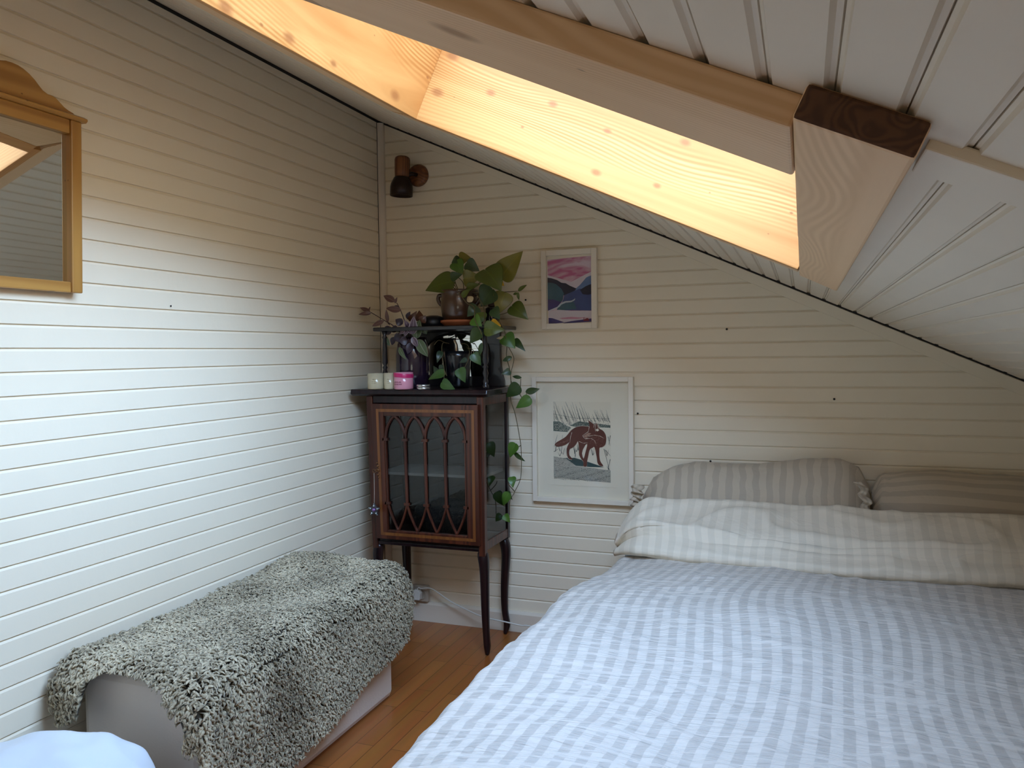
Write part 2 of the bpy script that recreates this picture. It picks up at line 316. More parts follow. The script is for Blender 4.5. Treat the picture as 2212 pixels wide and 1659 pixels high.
# back wall: boards cut by the slope
def back_P(z, d):
    return ((-.02, -d, z), (min(XR + .1, (H0 + .06 - z) / S), -d, z))
bm = profiled([p for p in board_profile(0, 2.33, .2018, .0584)], back_P)
struct(finish('wall_back', bm, PAINT))
struct(boxo('wall_right', XR, XR + .05, YN, .05, 0, 1.0, PAINT))
bm = bmesh.new()
for (x0, x1, z0, z1) in ((-.05, RW['x0'], 0, 2.4), (RW['x1'], XR + .05, 0, 1.6), (RW['x0'], RW['x1'], 0, RW['z0']), (RW['x0'], RW['x1'], RW['z1'], 2.1)):
    box(bm, x0, x1, YN - .05, YN, z0, z1)
struct(finish('wall_near', bm, PAINT))
win = bpy.data.objects.new('window_fill', None); COL.objects.link(win); win.location = (RW['x0'], YN, RW['z0']); struct(win)  # added window out of view, lets in fill light
bm = bmesh.new()
for (x0, x1, z0, z1) in ((RW['x0'], RW['x0'] + .04, RW['z0'], RW['z1']), (RW['x1'] - .04, RW['x1'], RW['z0'], RW['z1']), (RW['x0'] + .04, RW['x1'] - .04, RW['z0'], RW['z0'] + .04), (RW['x0'] + .04, RW['x1'] - .04, RW['z1'] - .04, RW['z1'])):
    box(bm, x0, x1, YN - .045, YN + .01, z0, z1)
finish('window_frame', bm, WHITEF, win, bevel=.003)
boxo('window_pane', RW['x0'] + .04, RW['x1'] - .04, YN - .03, YN - .026, RW['z0'] + .04, RW['z1'] - .04, PANE, win)
bm = bmesh.new(); box(bm, -.05, XR + .05, YN - .05, .05, -.05, 0)
struct(finish('floor', bm, FLOORM))
# ceiling: boards along the room, cut for the skylight; local slope frame (s, y, h)
CPROF = [(0, 0)]; k = 0
while .052 + k * .0597 < 3.45:
    g = .052 + k * .0597
    CPROF += [(g - .0075, 0), (g - .0045, .0045), (g - .0004, .0055), (g + .0004, .010), (g + .0012, .0055), (g + .0045, .0045), (g + .0075, 0)]; k += 1
CPROF.append((3.5, 0))
bm = bmesh.new(); a = [bm.verts.new((s, YN - .05, h)) for s, h in CPROF]; b = [bm.verts.new((s, -.004, h)) for s, h in CPROF]
for i in range(len(a) - 1): bm.faces.new((a[i], a[i + 1], b[i + 1], b[i]))
slant = (OP['s0'] - OP['s0n']) / (OP['y1'] - OP['y0'])
cuts = [((0, OP['y0'], 0), (0, 1, 0)), ((0, OP['y1'], 0), (0, 1, 0)), ((OP['s1'], 0, 0), (1, 0, 0)), ((OP['s0'], OP['y1'], 0), (1, -slant, 0))]
for co, no in cuts:
    bmesh.ops.bisect_plane(bm, geom=bm.verts[:] + bm.edges[:] + bm.faces[:], plane_co=co, plane_no=Vector(no).normalized())
kill = []
for f in bm.faces:
    c = f.calc_center_median(); sl = OP['s0'] + slant * (c.y - OP['y1'])
    if OP['y0'] < c.y < OP['y1'] and sl < c.x < OP['s1']: kill.append(f)
bmesh.ops.delete(bm, geom=kill, context='FACES')
struct(finish('ceiling', bm, PAINTC, M=SM))
# roof deck above the boards keeps daylight out
bm = bmesh.new(); R0 = .17
for (s0, s1, y0, y1) in ((-.3, .42, YN - .15, .15), (OP['s1'] + .05, 3.7, YN - .15, .15), (.42, OP['s1'] + .05, YN - .15, OP['y0'] - .05), (.42, OP['s1'] + .05, OP['y1'] + .05, .15)):
    box(bm, s0, s1, y0, y1, R0, R0 + .05)
struct(finish('trim_roof_deck', bm, PAINTC, M=SM))
bm = bmesh.new(); box(bm, -.12, -.05, YN - .15, .15, 0, 2.8); box(bm, -.1, XR + .2, .05, .12, 0, 2.8); box(bm, XR + .05, XR + .12, YN - .15, .15, 0, 1.4); [box(bm, *q) for q in ((-.1, RW['x0'], YN - .16, YN - .06, 0, 2.8), (RW['x1'], XR + .1, YN - .16, YN - .06, 0, 2.0), (RW['x0'], RW['x1'], YN - .16, YN - .06, RW['z1'], 2.6), (RW['x0'], RW['x1'], YN - .16, YN - .06, 0, RW['z0']))]
struct(finish('trim_outer_walls', bm, PAINTC))
# painted cover strip across the slope right of the skylight
bm = bmesh.new(); box(bm, 2.108, 3.3, -2.475, -2.385, -.009, .004)
struct(finish('trim_ceiling_strip', bm, PAINTC, M=SM, bevel=.002))
# corner bead, sloping strip on the back wall, baseboards
bm = bmesh.new(); prism(bm, [(0, 0), (.026, 0), (.024, -.012), (.012, -.024), (0, -.026)], 2, .09, 2.27)
struct(finish('trim_corner', bm, TRIMP, bevel=.002))
bm = bmesh.new(); pts = [(0.03, ceil_z(.03) - .008), (XR, ceil_z(XR) - .008), (XR, ceil_z(XR) - .062), (.03, ceil_z(.03) - .034)]
prism(bm, pts, 1, -.007, 0); struct(finish('trim_slope_strip', bm, PAINT))
bm = bmesh.new(); prism(bm, [(0, 0), (-.016, 0), (-.016, .078), (-.008, .090), (0, .090)], 0, 0, XR)
struct(finish('baseboard_back', bm, TRIMP))
bm = bmesh.new(); prism(bm, [(0, 0), (.016, 0), (.016, .078), (.008, .090), (0, .090)], 1, YN, 0)
struct(finish('baseboard_left', bm, TRIMP))
JOINT_SHADE = mat('joint_shade_strip', (.02, .014, .010), .9)  # solid dark strips: shade of the ceiling and corner gaps put into colour
bm = bmesh.new(); prism(bm, [(0, ceil_z(0) + .002), (XR, ceil_z(XR) + .002), (XR, ceil_z(XR) - .005), (0, ceil_z(0) - .008)], 1, -.0074, 0); struct(finish('trim_joint_shade_back', bm, JOINT_SHADE))
bm = bmesh.new(); box(bm, 0, .0015, YN, 0, ceil_z(0) - .012, ceil_z(0) + .004); struct(finish('trim_joint_shade_left', bm, JOINT_SHADE))
bm = bmesh.new(); box(bm, 0, .0012, -.0285, -.0255, .09, 2.27); struct(finish('trim_joint_shade_corner', bm, JOINT_SHADE))
# ------------------------------------------------------------------ skylight: pine shaft, trim beams, sash
sky = bpy.data.objects.new('window_1', None); COL.objects.link(sky); sky.location = SM @ Vector((1.36, -1.7, .3)); struct(sky)
D = -.03; T = OP['top']; s0, s0n, s1, y0, y1 = OP['s0'] + .02, OP['s0n'] + .02, OP['s1'] - .02, OP['y0'], OP['y1']
def slope_prism(name, poly, h0, h1, m, parent, bevel=.0015):
    bm = bmesh.new(); prism(bm, poly, 2, h0, h1); bmesh.ops.recalc_face_normals(bm, faces=bm.faces)
    return finish(name, bm, m, parent, bevel=bevel, M=SM)
th = .042
slope_prism('shaft_lining', [(s0 - .03, y1 - .012), (s1, y1 - .012), (s1, y1 + .018), (s0 - .03, y1 + .018)], D - .001, T, PINE_S, sky)                  # far reveal
slope_prism('shaft_lining', [(s0, y1 - .012), (s0 - .045, y1 - .012), (s0n - .045, y0), (s0n, y0)], D - .001, T, PINE_Y, sky)          # upper reveal
slope_prism('shaft_lining', [(s1, y0), (s1 + .02, y0), (s1 + .02, y1 + .03), (s1, y1 + .03)], D + .031, T, PINE_Y, sky)                  # lower reveal
slope_prism('shaft_lining', [(s0n - .045, y0 - .02), (s1 + .02, y0 - .02), (s1 + .02, y0), (s0n - .045, y0)], D + .031, T, PINE_S, sky)       # near reveal
# outer facing beams on the ceiling
slope_prism('trim_beam', [(s0 - .045, y1 + .018), (2.0, y1 + .018), (2.0, y1 + .068), (s0 - .135, y1 + .068)], D, 0, FRAME_S, sky, .002)
slope_prism('trim_beam', [(s0 - .045, y1 - .012), (s0 - .135, y1 + .066), (s0n - .15, y0), (s0n - .045, y0)], D, 0, FRAME_Y, sky, .002)
slope_prism('trim_beam', [(s0n - .15, -2.485), (2.0, -2.485), (2.0, y0 - .001), (s0n - .15, y0 - .001)], D, 0, FRAME_S, sky, .003)
bm = bmesh.new(); prism(bm, [(2.002, -2.524), (2.104, -2.524), (2.104, -1.83), (2.002, -1.79)], 2, D - .0015, 0)
prism(bm, [(2.002, -1.787), (2.104, -1.827), (2.104, -.99), (2.002, -1.03)], 2, D, 0); bmesh.ops.recalc_face_normals(bm, faces=bm.faces)
o = finish('trim_beam', bm, FRAME_Y, sky, M=SM, mats=[FRAME_Y, ENDG]); o.data.polygons[0].material_index = 0
for f in o.data.polygons:
    if f.center.y < -2.5: f.material_index = 1
bv = o.modifiers.new('bevel', 'BEVEL'); bv.width = .004; bv.segments = 2; bv.limit_method = 'ANGLE'
# sash and pane over the shaft
bm = bmesh.new()
box(bm, .40, 2.06, y0 - .04, y0 + .045, T, T + .07); box(bm, .40, 2.06, y1 - .045, y1 + .05, T, T + .07)
box(bm, .40, .74, y0 + .045, y1 - .045, T, T + .07); box(bm, s1 - .05, 2.06, y0 + .045, y1 - .045, T, T + .07)
finish('window_frame', bm, PINE_S, sky, M=SM, bevel=.003)
boxo('window_pane', .73, s1 - .04, y0 + .04, y1 - .04, T + .03, T + .036, PANE, sky, M=SM)

# ------------------------------------------------------------------ pine mirror on the left wall
mir = thing('wall_mirror', (0, -1.835, 1.39), 'small wall mirror in an old waxed pine frame with a curved crest', 'mirror')

ya, yb = -2.02, -1.650; za, zb = 1.392, 1.835
boxo('frame_stile', .002, .032, yb - .032, yb, za, zb, OLDPINE, mir, .003)
boxo('frame_stile', .002, .032, ya, ya + .032, za, zb, OLDPINE, mir, .003)
boxo('frame_rail', .002, .028, ya + .032, yb - .032, za, za + .028, OLDPINE_Y, mir, .003)
boxo('frame_rail', .002, .028, ya + .032, yb - .032, zb - .036, zb, OLDPINE_Y, mir, .003)
boxo('mirror_glass', .010, .014, ya + .032, yb - .032, za + .028, zb - .036, MIRROR, mir)
bm = bmesh.new(); half = [(0, .082), (.015, .081), (.030, .077), (.045, .070), (.060, .060), (.072, .049), (.082, .041), (.095, .036), (.108, .036), (.118, .033), (.130, .025), (.142, .017), (.155, .012), (.168, .009), (.180, .002)]
cyy = (ya + yb) / 2; pts = [(cyy - a, zb + .012 + b) for a, b in half[::-1]] + [(cyy + a, zb + .012 + b) for a, b in half[1:]]
prism(bm, pts, 0, .004, .022); finish('crest', bm, OLDPINE_Y, mir, bevel=.002)
bm = bmesh.new(); prism(bm, [(.002, zb), (.034, zb), (.040, zb + .005), (.040, zb + .010), (.028, zb + .016), (.002, zb + .016)], 1, ya - .010, yb + .012)
finish('cornice', bm, OLDPINE_Y, mir, bevel=.0015)

mir.rotation_euler = (0, .035, 0); mir.location.x = .001

# ------------------------------------------------------------------ framed pictures
def framed(name, x0, x1, z0, z1, fw, dep, label, cat):
    t = thing(name, ((x0 + x1) / 2, -.001, z0), label, cat)
    bm = bmesh.new()
    for (a, b, c, d) in ((x0, x0 + fw, z0, z1), (x1 - fw, x1, z0, z1), (x0 + fw, x1 - fw, z0, z0 + fw), (x0 + fw, x1 - fw, z1 - fw, z1)):
        box(bm, a, b, -dep, -.001, c, d)
    finish('frame', bm, WHITEF, t, bevel=.0015)
    boxo('backing_mat', x0 + fw, x1 - fw, -.010, -.008, z0 + fw, z1 - fw, PAPER, t)
    boxo('glass', x0 + fw, x1 - fw, -.0205, -.0195, z0 + fw, z1 - fw, PICGLASS, t)
    return t
def flat_art(name, parent, shapes, mats, y):
    bm = bmesh.new()
    for i, (poly, mi) in enumerate(shapes):
        vs = [bm.verts.new((p[0], y - .000002 * (i + 1), p[1])) for p in poly]
        for tri in tessellate_polygon([[Vector((p[0], p[1], 0)) for p in poly]]):
            try: f = bm.faces.new([vs[k] for k in tri]); f.material_index = mi
            except ValueError: pass
    for f in bm.faces:
        f.normal_update()
        if f.normal.y > 0: f.normal_flip()
    return finish(name, bm, None, parent, mats=mats)
pa = framed('framed_landscape_print', .772, 1.014, 1.319, 1.651, .0235, .022, 'small white frame with a pink and blue watercolour of mountains and a river', 'picture')
def wm(cx, cy): return (.798 + (cx - 430) / 505 * .193, 1.616 - (cy - 815) / 745 * .273)
WC = lambda n, c, a=.35, sc=25: mat(n, c, .85, noise_amt=a, noise_scale=sc)
pink = bpy.data.materials.new('pink_wash'); pink.use_nodes = True; nt = pink.node_tree
tc = nt.nodes.new('ShaderNodeTexCoord'); n = nt.nodes.new('ShaderNodeTexNoise'); n.inputs['Scale'].default_value = 14; n.inputs['Detail'].default_value = 5; n.inputs['Distortion'].default_value = 1.5
mpp = nt.nodes.new('ShaderNodeMapping'); mpp.inputs['Scale'].default_value = (.5, 1, 1.5); nt.links.new(tc.outputs['Object'], mpp.inputs[0]); nt.links.new(mpp.outputs[0], n.inputs[0])
r = nt.nodes.new('ShaderNodeValToRGB'); r.color_ramp.elements[0].position = .38; r.color_ramp.elements[0].color = (.80, .62, .70, 1); r.color_ramp.elements[1].position = .62; r.color_ramp.elements[1].color = (.60, .16, .30, 1)
nt.links.new(n.outputs['Fac'], r.inputs[0]); nt.links.new(r.outputs[0], nt.nodes['Principled BSDF'].inputs['Base Color']); nt.nodes['Principled BSDF'].inputs['Roughness'].default_value = .85
arts = [([wm(430, 825), wm(935, 805), wm(935, 1552), wm(437, 1570)], 0),
        ([wm(430, 1000), wm(700, 1090), wm(935, 980), wm(935, 1200), wm(430, 1200)], 7),
        ([wm(740, 1180), wm(775, 1150), wm(800, 1130), wm(840, 1085), (wm(870, 1050)), wm(900, 1035), wm(935, 1025), wm(935, 1425), wm(560, 1405), wm(600, 1300)], 3),
        ([wm(430, 1030), wm(480, 1040), wm(540, 1062), wm(590, 1095), wm(640, 1103), wm(680, 1130), wm(760, 1168), wm(720, 1225), wm(640, 1240), wm(430, 1240)], 1),
        ([wm(430, 1085), wm(480, 1090), wm(530, 1110), wm(590, 1165), wm(618, 1220), wm(605, 1290), wm(585, 1320), wm(430, 1300)], 2),
        ([wm(620, 1240), wm(720, 1200), wm(800, 1170), wm(860, 1200), wm(935, 1180), wm(935, 1425), wm(545, 1410), wm(600, 1320)], 4),
        ([wm(800, 1185), wm(860, 1150), wm(905, 1130), wm(935, 1125), wm(935, 1235), wm(890, 1245), wm(830, 1235)], 1),
        ([wm(430, 1280), wm(500, 1285), wm(585, 1320), wm(540, 1370), wm(430, 1412)], 5),
        ([wm(560, 1350), wm(640, 1330), wm(730, 1320), wm(760, 1400), wm(530, 1412)], 2),
        ([wm(745, 1278), wm(740, 1300), wm(700, 1322), wm(640, 1325), wm(590, 1345), wm(560, 1375), wm(500, 1400), wm(437, 1418), wm(437, 1410), wm(540, 1370), wm(575, 1330), wm(630, 1308), wm(700, 1305), wm(730, 1292)], 6),
        ([wm(437, 1415), wm(560, 1405), wm(700, 1420), wm(935, 1428), wm(935, 1552), wm(438, 1570)], 7),
        ([wm(560, 1500), wm(700, 1490), wm(800, 1500), wm(930, 1500), wm(760, 1515), wm(600, 1512)], 8),
        ([wm(438, 1495), wm(480, 1498), wm(540, 1520), wm(620, 1550), wm(438, 1570)], 5),
        ([wm(600, 1556), wm(700, 1538), wm(935, 1512), wm(935, 1550), wm(620, 1562)], 5),
        ([wm(838, 1500), wm(846, 1500), wm(848, 1528), wm(860, 1512), wm(885, 1508), wm(900, 1522), wm(900, 1540), wm(838, 1540)], 9)]
flat_art('watercolour_print', pa, arts, [pink, WC('ink_navy', (.025, .028, .06)), WC('teal_wash', (.06, .14, .20)), WC('blue_wash', (.16, .24, .45)), WC('deep_blue_wash', (.07, .10, .26)), WC('indigo_wash', (.07, .05, .20)), WC('pale_wash', (.62, .68, .74)), WC('pink_white_wash', (.76, .66, .72), .08), WC('rose_wash', (.62, .25, .36)), WC('dark_red_wash', (.25, .03, .05))], -.0105)

fx = framed('framed_fox_print', .727, 1.164, .584, 1.117, .020, .028, 'large white frame with a linocut print of a brown fox standing in grass', 'picture')
def fm(cx, cy): return (.816 + (cx - 190) / 985 * .250, 1.012 - (cy - 90) / 1400 * .331)
fox = [(800, 415), (850, 450), (905, 488), (935, 462), (965, 500), (988, 560), (1040, 590), (1080, 640), (1100, 700), (1100, 780), (1080, 850), (1030, 890), (990, 900), (985, 960), (985, 1050), (1000, 1140), (1045, 1210), (1040, 1225), (985, 1215), (950, 1165), (940, 1080), (905, 900), (870, 905), (820, 945), (795, 1060), (775, 1160), (768, 1240), (712, 1240), (712, 1160), (680, 1120), (640, 1040), (638, 930), (622, 800), (590, 850), (540, 905), (480, 945), (468, 1040), (520, 1108), (515, 1130), (445, 1100), (425, 940), (470, 820), (400, 870), (270, 905), (218, 875), (245, 830), (340, 770), (420, 710), (500, 610), (580, 550), (680, 522), (790, 528), (820, 520)]
fox = [(v.x, v.y) for v in smooth_path([(a, b, 0) for a, b in fox + fox[:1]], 3)][:-1]
rf = random.Random(3); sh = []
def stroke(x0, y0_, x1, y1_, wd, mi=1):
    dx, dy = x1 - x0, y1_ - y0_; L = math.hypot(dx, dy) or 1; nx, ny = -dy / L * wd / 2, dx / L * wd / 2
    sh.append(([fm(x0 + nx, y0_ + ny), fm(x1 + nx * .3, y1_ + ny * .3), fm(x1 - nx * .3, y1_ - ny * .3), fm(x0 - nx, y0_ - ny)], mi))
sh.append(([fm(190, 90), fm(1178, 90), fm(1178, 1515), fm(190, 1462)], 0))
for i in range(46):                                  # reeds
    x = 215 + i * 21 + rf.uniform(-8, 8); y = rf.uniform(400, 520); l = rf.uniform(120, 380) if x < 800 else rf.uniform(80, 230)
    x2 = max(200, x - l * rf.uniform(.25, .42)); stroke(x, y, x2, max(95, y - l), 7)
    if i % 3 == 0: stroke(min(1165, x + 20), y, max(200, x - 60), y - l * .7, 5)
for k in range(24): stroke(205 + k * 40, 318 + (k * 7 if k < 10 else 66), 245 + k * 40, 325 + (k * 7 if k < 10 else 62), 6)
sh.append(([fm(195, 450), fm(300, 450), fm(500, 560), fm(440, 635), fm(195, 625)], 2)); sh.append(([fm(480, 520), fm(640, 440), fm(1170, 500), fm(1170, 545), fm(1050, 540), fm(820, 540), fm(600, 545)], 2))
for i in range(260):
    x = rf.uniform(200, 500); y = rf.uniform(470, 620)
    stroke(x, y, x + rf.uniform(6, 18), y + rf.uniform(-6, 6), 5, 0 if i % 3 else 1)
for i in range(170):
    x = rf.uniform(500, 1150); y = rf.uniform(470, 545); stroke(x, y, x + rf.uniform(5, 15), y - rf.uniform(5, 20), 4, i % 2)
sh.append(([fm(340, 1110), fm(560, 1095), fm(760, 1150), fm(1060, 1245), fm(820, 1250), fm(560, 1235), fm(440, 1160)], 3))
sh.append(([fm(195, 1080), fm(420, 1120), fm(580, 1235), fm(420, 1240), fm(195, 1220)], 4))
for i in range(22):                                  # twigs
    x = rf.uniform(200, 1150); y = rf.uniform(960, 1090) if x < 1000 else rf.uniform(950, 1300)
    for q in range(3): stroke(x, y, x + rf.uniform(-40, 40), y - rf.uniform(50, 130), 6, 1)
for (a, b, c, d) in ((210, 900, 265, 690), (330, 1030, 355, 690), (1060, 920, 1160, 1330), (1085, 940, 1170, 1040), (1130, 700, 1165, 860), (1170, 680, 1140, 850), (1165, 1100, 1120, 1320), (200, 1000, 290, 935)): stroke(a, b, c, d, 9)
sh.append(([fm(195, 1225), fm(600, 1240), fm(1170, 1300), fm(1170, 1515), fm(195, 1462)], 4))
for row in range(13):
    yb_ = 1255 + row * 19
    for i in range(46):
        x = 200 + i * 21 + rf.uniform(-6, 6); y = yb_ + (x - 190) * .045 + 9 * math.sin(x * .02 + row)
        if x < 1160 and y < 1500: stroke(x, y, x + rf.uniform(10, 24), y + rf.uniform(-9, 7), rf.uniform(4, 9), 1)
for i in range(120):
    x = rf.uniform(200, 560); y = rf.uniform(1090, 1240); stroke(x, y, x + 16, y + 8, 4, 1)
wob = [(sum(p[0] for p in fox) / len(fox), sum(p[1] for p in fox) / len(fox))][0]
sh.append(([fm(wob[0] + (x - wob[0]) * 1.02, wob[1] + (y - wob[1]) * 1.015) for x, y in fox], 0))
sh.append(([fm(x, y) for x, y in fox], 5))
sh.append(([fm(778, 836), fm(748, 862), fm(705, 945), fm(690, 1010), fm(700, 1070), fm(716, 1105), fm(732, 1060), fm(758, 950), fm(778, 870)], 0))
for pl in ([(818, 530), (800, 620), (705, 690), (712, 712), (745, 750), (800, 730)], [(520, 640), (500, 700), (480, 830)], [(640, 800), (720, 830), (790, 815)], [(745, 750), (850, 740), (905, 775), (925, 830)], [(905, 490), (890, 550)], [(935, 470), (915, 560), (925, 620)], [(960, 500), (975, 590)], [(800, 700), (900, 680), (990, 690), (1060, 730)]):
    for p, q in zip(pl, pl[1:]): stroke(*p, *q, 8, 0)
for i in range(90):
    x = rf.uniform(830, 1080); y = rf.uniform(690, 870); stroke(x, y, x + rf.uniform(-12, 0), y + rf.uniform(8, 18), 3, 6)
for i in range(30):
    x = rf.uniform(240, 450); stroke(x, 850 - (x - 240) * .4 + rf.uniform(0, 40), x + 14, 860 - (x - 240) * .4, 3, 6)
sh.append(([fm(712, 700), fm(800, 640), fm(850, 650), fm(760, 735)], 6)); sh.append(([fm(925, 590), fm(950, 560), fm(985, 590), fm(955, 612)], 0))
flat_art('linocut_print', fx, sh, [mat('print_paper', (.86, .76, .60), .9), mat('linocut_black', (.035, .045, .045), .8), mat('linocut_grey_green', (.11, .14, .115), .8), mat('linocut_dark_teal', (.035, .075, .075), .8), mat('linocut_pale_grey', (.50, .46, .38), .8), mat('linocut_fox_brown', (.13, .032, .02), .8), mat('linocut_fox_light', (.42, .24, .17), .8)], -.0102)
bm = bmesh.new(); box(bm, .790, 1.090, -.0112, -.0100, .655, .6565); finish('mat_crease', bm, WHITEF, fx)

# ------------------------------------------------------------------ wall spot lamp
lp = on(905, 380, 1, 0); lampw = wood('lamp_teak', (.15, .05, .02), (.24, .09, .03), 2, .4, 20)
brz = mat('dark_bronze', (.035, .02, .016), .3, metal=.6)
lamp = thing('wall_spot_lamp', (lp.x, 0, lp.z), 'small teak and dark bronze spot lamp high on the board wall', 'lamp')
bm = bmesh.new(); lathe(bm, [(0, 0), (.048, 0), (.050, .006), (.046, .020), (.038, .026), (0, .026)], n=32)
finish('wall_plate', bm, lampw, lamp, smooth=True, M=Matrix.Translation((lp.x, 0, lp.z)) @ Matrix.Rotation(math.pi / 2, 4, 'X'))
hx = on(868, 380, 1, -.075)
bm = bmesh.new(); tube(bm, [(lp.x, -.024, lp.z), (lp.x - .01, -.05, lp.z), (hx.x, -.075, hx.z)], .009); finish('arm', bm, brz, lamp, smooth=True)
MH = Matrix.Translation((hx.x, -.075, hx.z - .005)) @ Matrix.Rotation(math.radians(3), 4, 'Y')
bm = bmesh.new(); lathe(bm, [(0, .090), (.022, .090), (.031, .084), (.034, .074), (.033, .03), (.031, .0), (0, 0)], n=32); finish('lamp_cap', bm, lampw, lamp, smooth=True, M=MH)
bm = bmesh.new(); lathe(bm, [(.031, 0), (.036, -.006), (.047, -.030), (.050, -.045), (.050, -.083), (.047, -.083), (.046, -.045), (.030, -.006), (0, -.004)], n=36); finish('lamp_shade', bm, brz, lamp, smooth=True, M=MH)

# ------------------------------------------------------------------ display cabinet
def cw(p):                                     # the old cabinet stands slightly out of square on its left
    return Vector((p[0] + .03 * (1 - p[2] / 1.05) * max(0, 1 - (p[0] - .09) / .53), p[1], p[2]))
cab = thing('display_cabinet', (.35, -.17, 0), 'dark mahogany display cabinet with a gothic arched glass door on cabriole legs', 'cabinet')
cx0, cx1, cy0, cy1, cz0, cz1 = .092, .622, -.322, -.030, .425, 1.048
def cbox(bm, *a, **k):
    n0 = len(bm.verts); box(bm, *a, **k)
    bm.verts.ensure_lookup_table()
    for v in bm.verts[n0:]: v.co = cw(v.co)
for x in (cx0, cx1 - .028):
    bm = bmesh.new(); cbox(bm, x, x + .028, cy0, cy0 + .03, .405, cz1); finish('corner_post', bm, MAHOG_R, cab, bevel=.003)
bm = bmesh.new()
for x in (cx0, cx1 - .022): cbox(bm, x, x + .022, cy1 - .025, cy1, .42, cz1)
cbox(bm, cx0 + .022, cx1 - .022, cy1 - .008, cy1, .44, cz1)
cbox(bm, cx0 + .01, cx1 - .01, cy0 + .01, cy1, .43, .450)                     # floor of the case
cbox(bm, cx0 + .028, cx1 - .028, cy0 + .006, cy0 + .028, 1.018, cz1)        # frieze
cbox(bm, cx0 + .028, cx1 - .028, cy0 + .003, cy0 + .028, .423, .436)
cbox(bm, cx0, cx0 + .012, cy0 + .03, cy1 - .02, .43, cz1)                    # left side board
finish('carcass', bm, MAHOG, cab, bevel=.002)
for a, b in ((.425, .462), (1.012, cz1)):
    bm = bmesh.new(); cbox(bm, cx1 - .014, cx1 - .002, cy0 + .03, cy1 - .022, a, b); finish('side_rail', bm, MAHOG_R, cab, bevel=.002)
bm = bmesh.new(); cbox(bm, cx1 - .009, cx1 - .006, cy0 + .03, cy1 - .022, .462, 1.012); finish('side_glass', bm, CABGLASS, cab)
bm = bmesh.new(); prism(bm, [(-.345, 1.058), (-.340, 1.076), (-.006, 1.076), (-.006, 1.058), (-.33, 1.048)], 0, .030, .648); finish('top_board', bm, MAHOG, cab, bevel=.003)
sh_ = boxo('shelf', cx0 + .03, cx1 - .02, cy0 + .045, cy1 - .01, .712, .724, mat('pale_shelf', (.55, .48, .37), .3), cab, .001)
bm = bmesh.new()
# cabriole legs
def cab_leg(sx, sy, bx, by, curve=None):
    bm = bmesh.new(); prof = [(.43, 0, .019), (.40, .005, .0235), (.375, .013, .0205), (.33, .016, .0185), (.26, .017, .0175), (.20, .018, .0165), (.13, .020, .0150), (.085, .024, .0135), (.05, .029, .0140), (.035, .031, .0145), (.012, .031, .0095), (0, .030, .0085)]
    if curve: prof = [(z, lerp_tab(curve, -z) / .55 / sx, r) for z, o, r in prof]
    rings = []
    for z, o, r in prof:
        c = cw((bx + sx * o * .55, by + sy * o, z)); c.z = z
        rings.append([bm.verts.new(c + Vector((dx * r, dy * r, 0))) for dx, dy in ((-1, -.6), (-.6, -1), (.6, -1), (1, -.6), (1, .6), (.6, 1), (-.6, 1), (-1, .6))])
    for a, b in zip(rings, rings[1:]):
        for i in range(8): bm.faces.new((a[i], b[i], b[(i + 1) % 8], a[(i + 1) % 8]))
    bm.faces.new(rings[0]); bm.faces.new(rings[-1][::-1])
    return finish('leg', bm, MAHOG, cab, smooth=True, subsurf=1)
cab_leg(-1, -.1, cx0 + .020, cy0 + .022); cab_leg(1, -.1, cx1 - .020, cy0 + .022); cab_leg(-.3, 0, cx0 + .020, cy1 - .026); cab_leg(1, 0, cx1 - .024, cy1 - .026, [(-.43, 0), (-.375, .014), (-.33, .014), (-.25, .006), (-.15, .001), (-.085, .006), (-.05, .015), (-.03, .013), (0, .004)])
# glazed door
door = bpy.data.objects.new('door', None); COL.objects.link(door); door.parent = cab; door.matrix_local = Matrix.Identity(4)
dx0, dx1, dz0, dz1 = .124, .606, .452, 1.016; yf = -.340; yb2 = -.320
gx0, gx1, gz0, gz1 = .180, .552, .490, .966
dm = parent_world(cab)
def dfin(name, bm, m, **k): return finish(name, bm, m, door, **k)
bm = bmesh.new()
for (a, b, c, d) in ((dx0, gx0, dz0, dz1), (gx1, dx1, dz0, dz1), (gx0, gx1, dz0, gz0), (gx0, gx1, gz1, dz1)): cbox(bm, a, b, yf, yb2, c, d)
dfin('door_frame', bm, MAHOG_R, bevel=.002)
bm = bmesh.new(); iw = .012
for (a, b, c, d) in ((.147, .147 + iw, .468, .995), (.578, .578 + iw, .468, .995), (.147 + iw, .578, .468, .468 + iw), (.147 + iw, .578, .995 - iw, .995)): cbox(bm, a, b, yf - .0006, yf + .002, c, d)
dfin('inlay_band', bm, INLAY)
bm = bmesh.new(); cbox(bm, gx0, gx1, -.328, -.325, gz0, gz1); dfin('glass', bm, CABGLASS)
bm = bmesh.new(); mull = [gx0 + .004 + i * (gx1 - gx0 - .008) / 4 for i in range(5)]
zs, zb_ = .868, .602
def rib(pts, r=.0052):
    rows = []
    for i, p in enumerate(pts):
        a, b = pts[max(i - 1, 0)], pts[min(i + 1, len(pts) - 1)]
        d = Vector((b[0] - a[0], 0, b[1] - a[1])).normalized(); n = Vector((-d.z, 0, d.x)) * r
        rows.append([bm.verts.new(cw((p[0] + n.x * q, yy, p[1] + n.z * q))) for q, yy in ((-1, -.329), (-1, -.336), (-.5, -.339), (.5, -.339), (1, -.336), (1, -.329))])
    for a, b in zip(rows, rows[1:]):
        for k in range(6): bm.faces.new((a[k], b[k], b[(k + 1) % 6], a[(k + 1) % 6]))
    bm.faces.new(rows[0]); bm.faces.new(rows[-1][::-1])
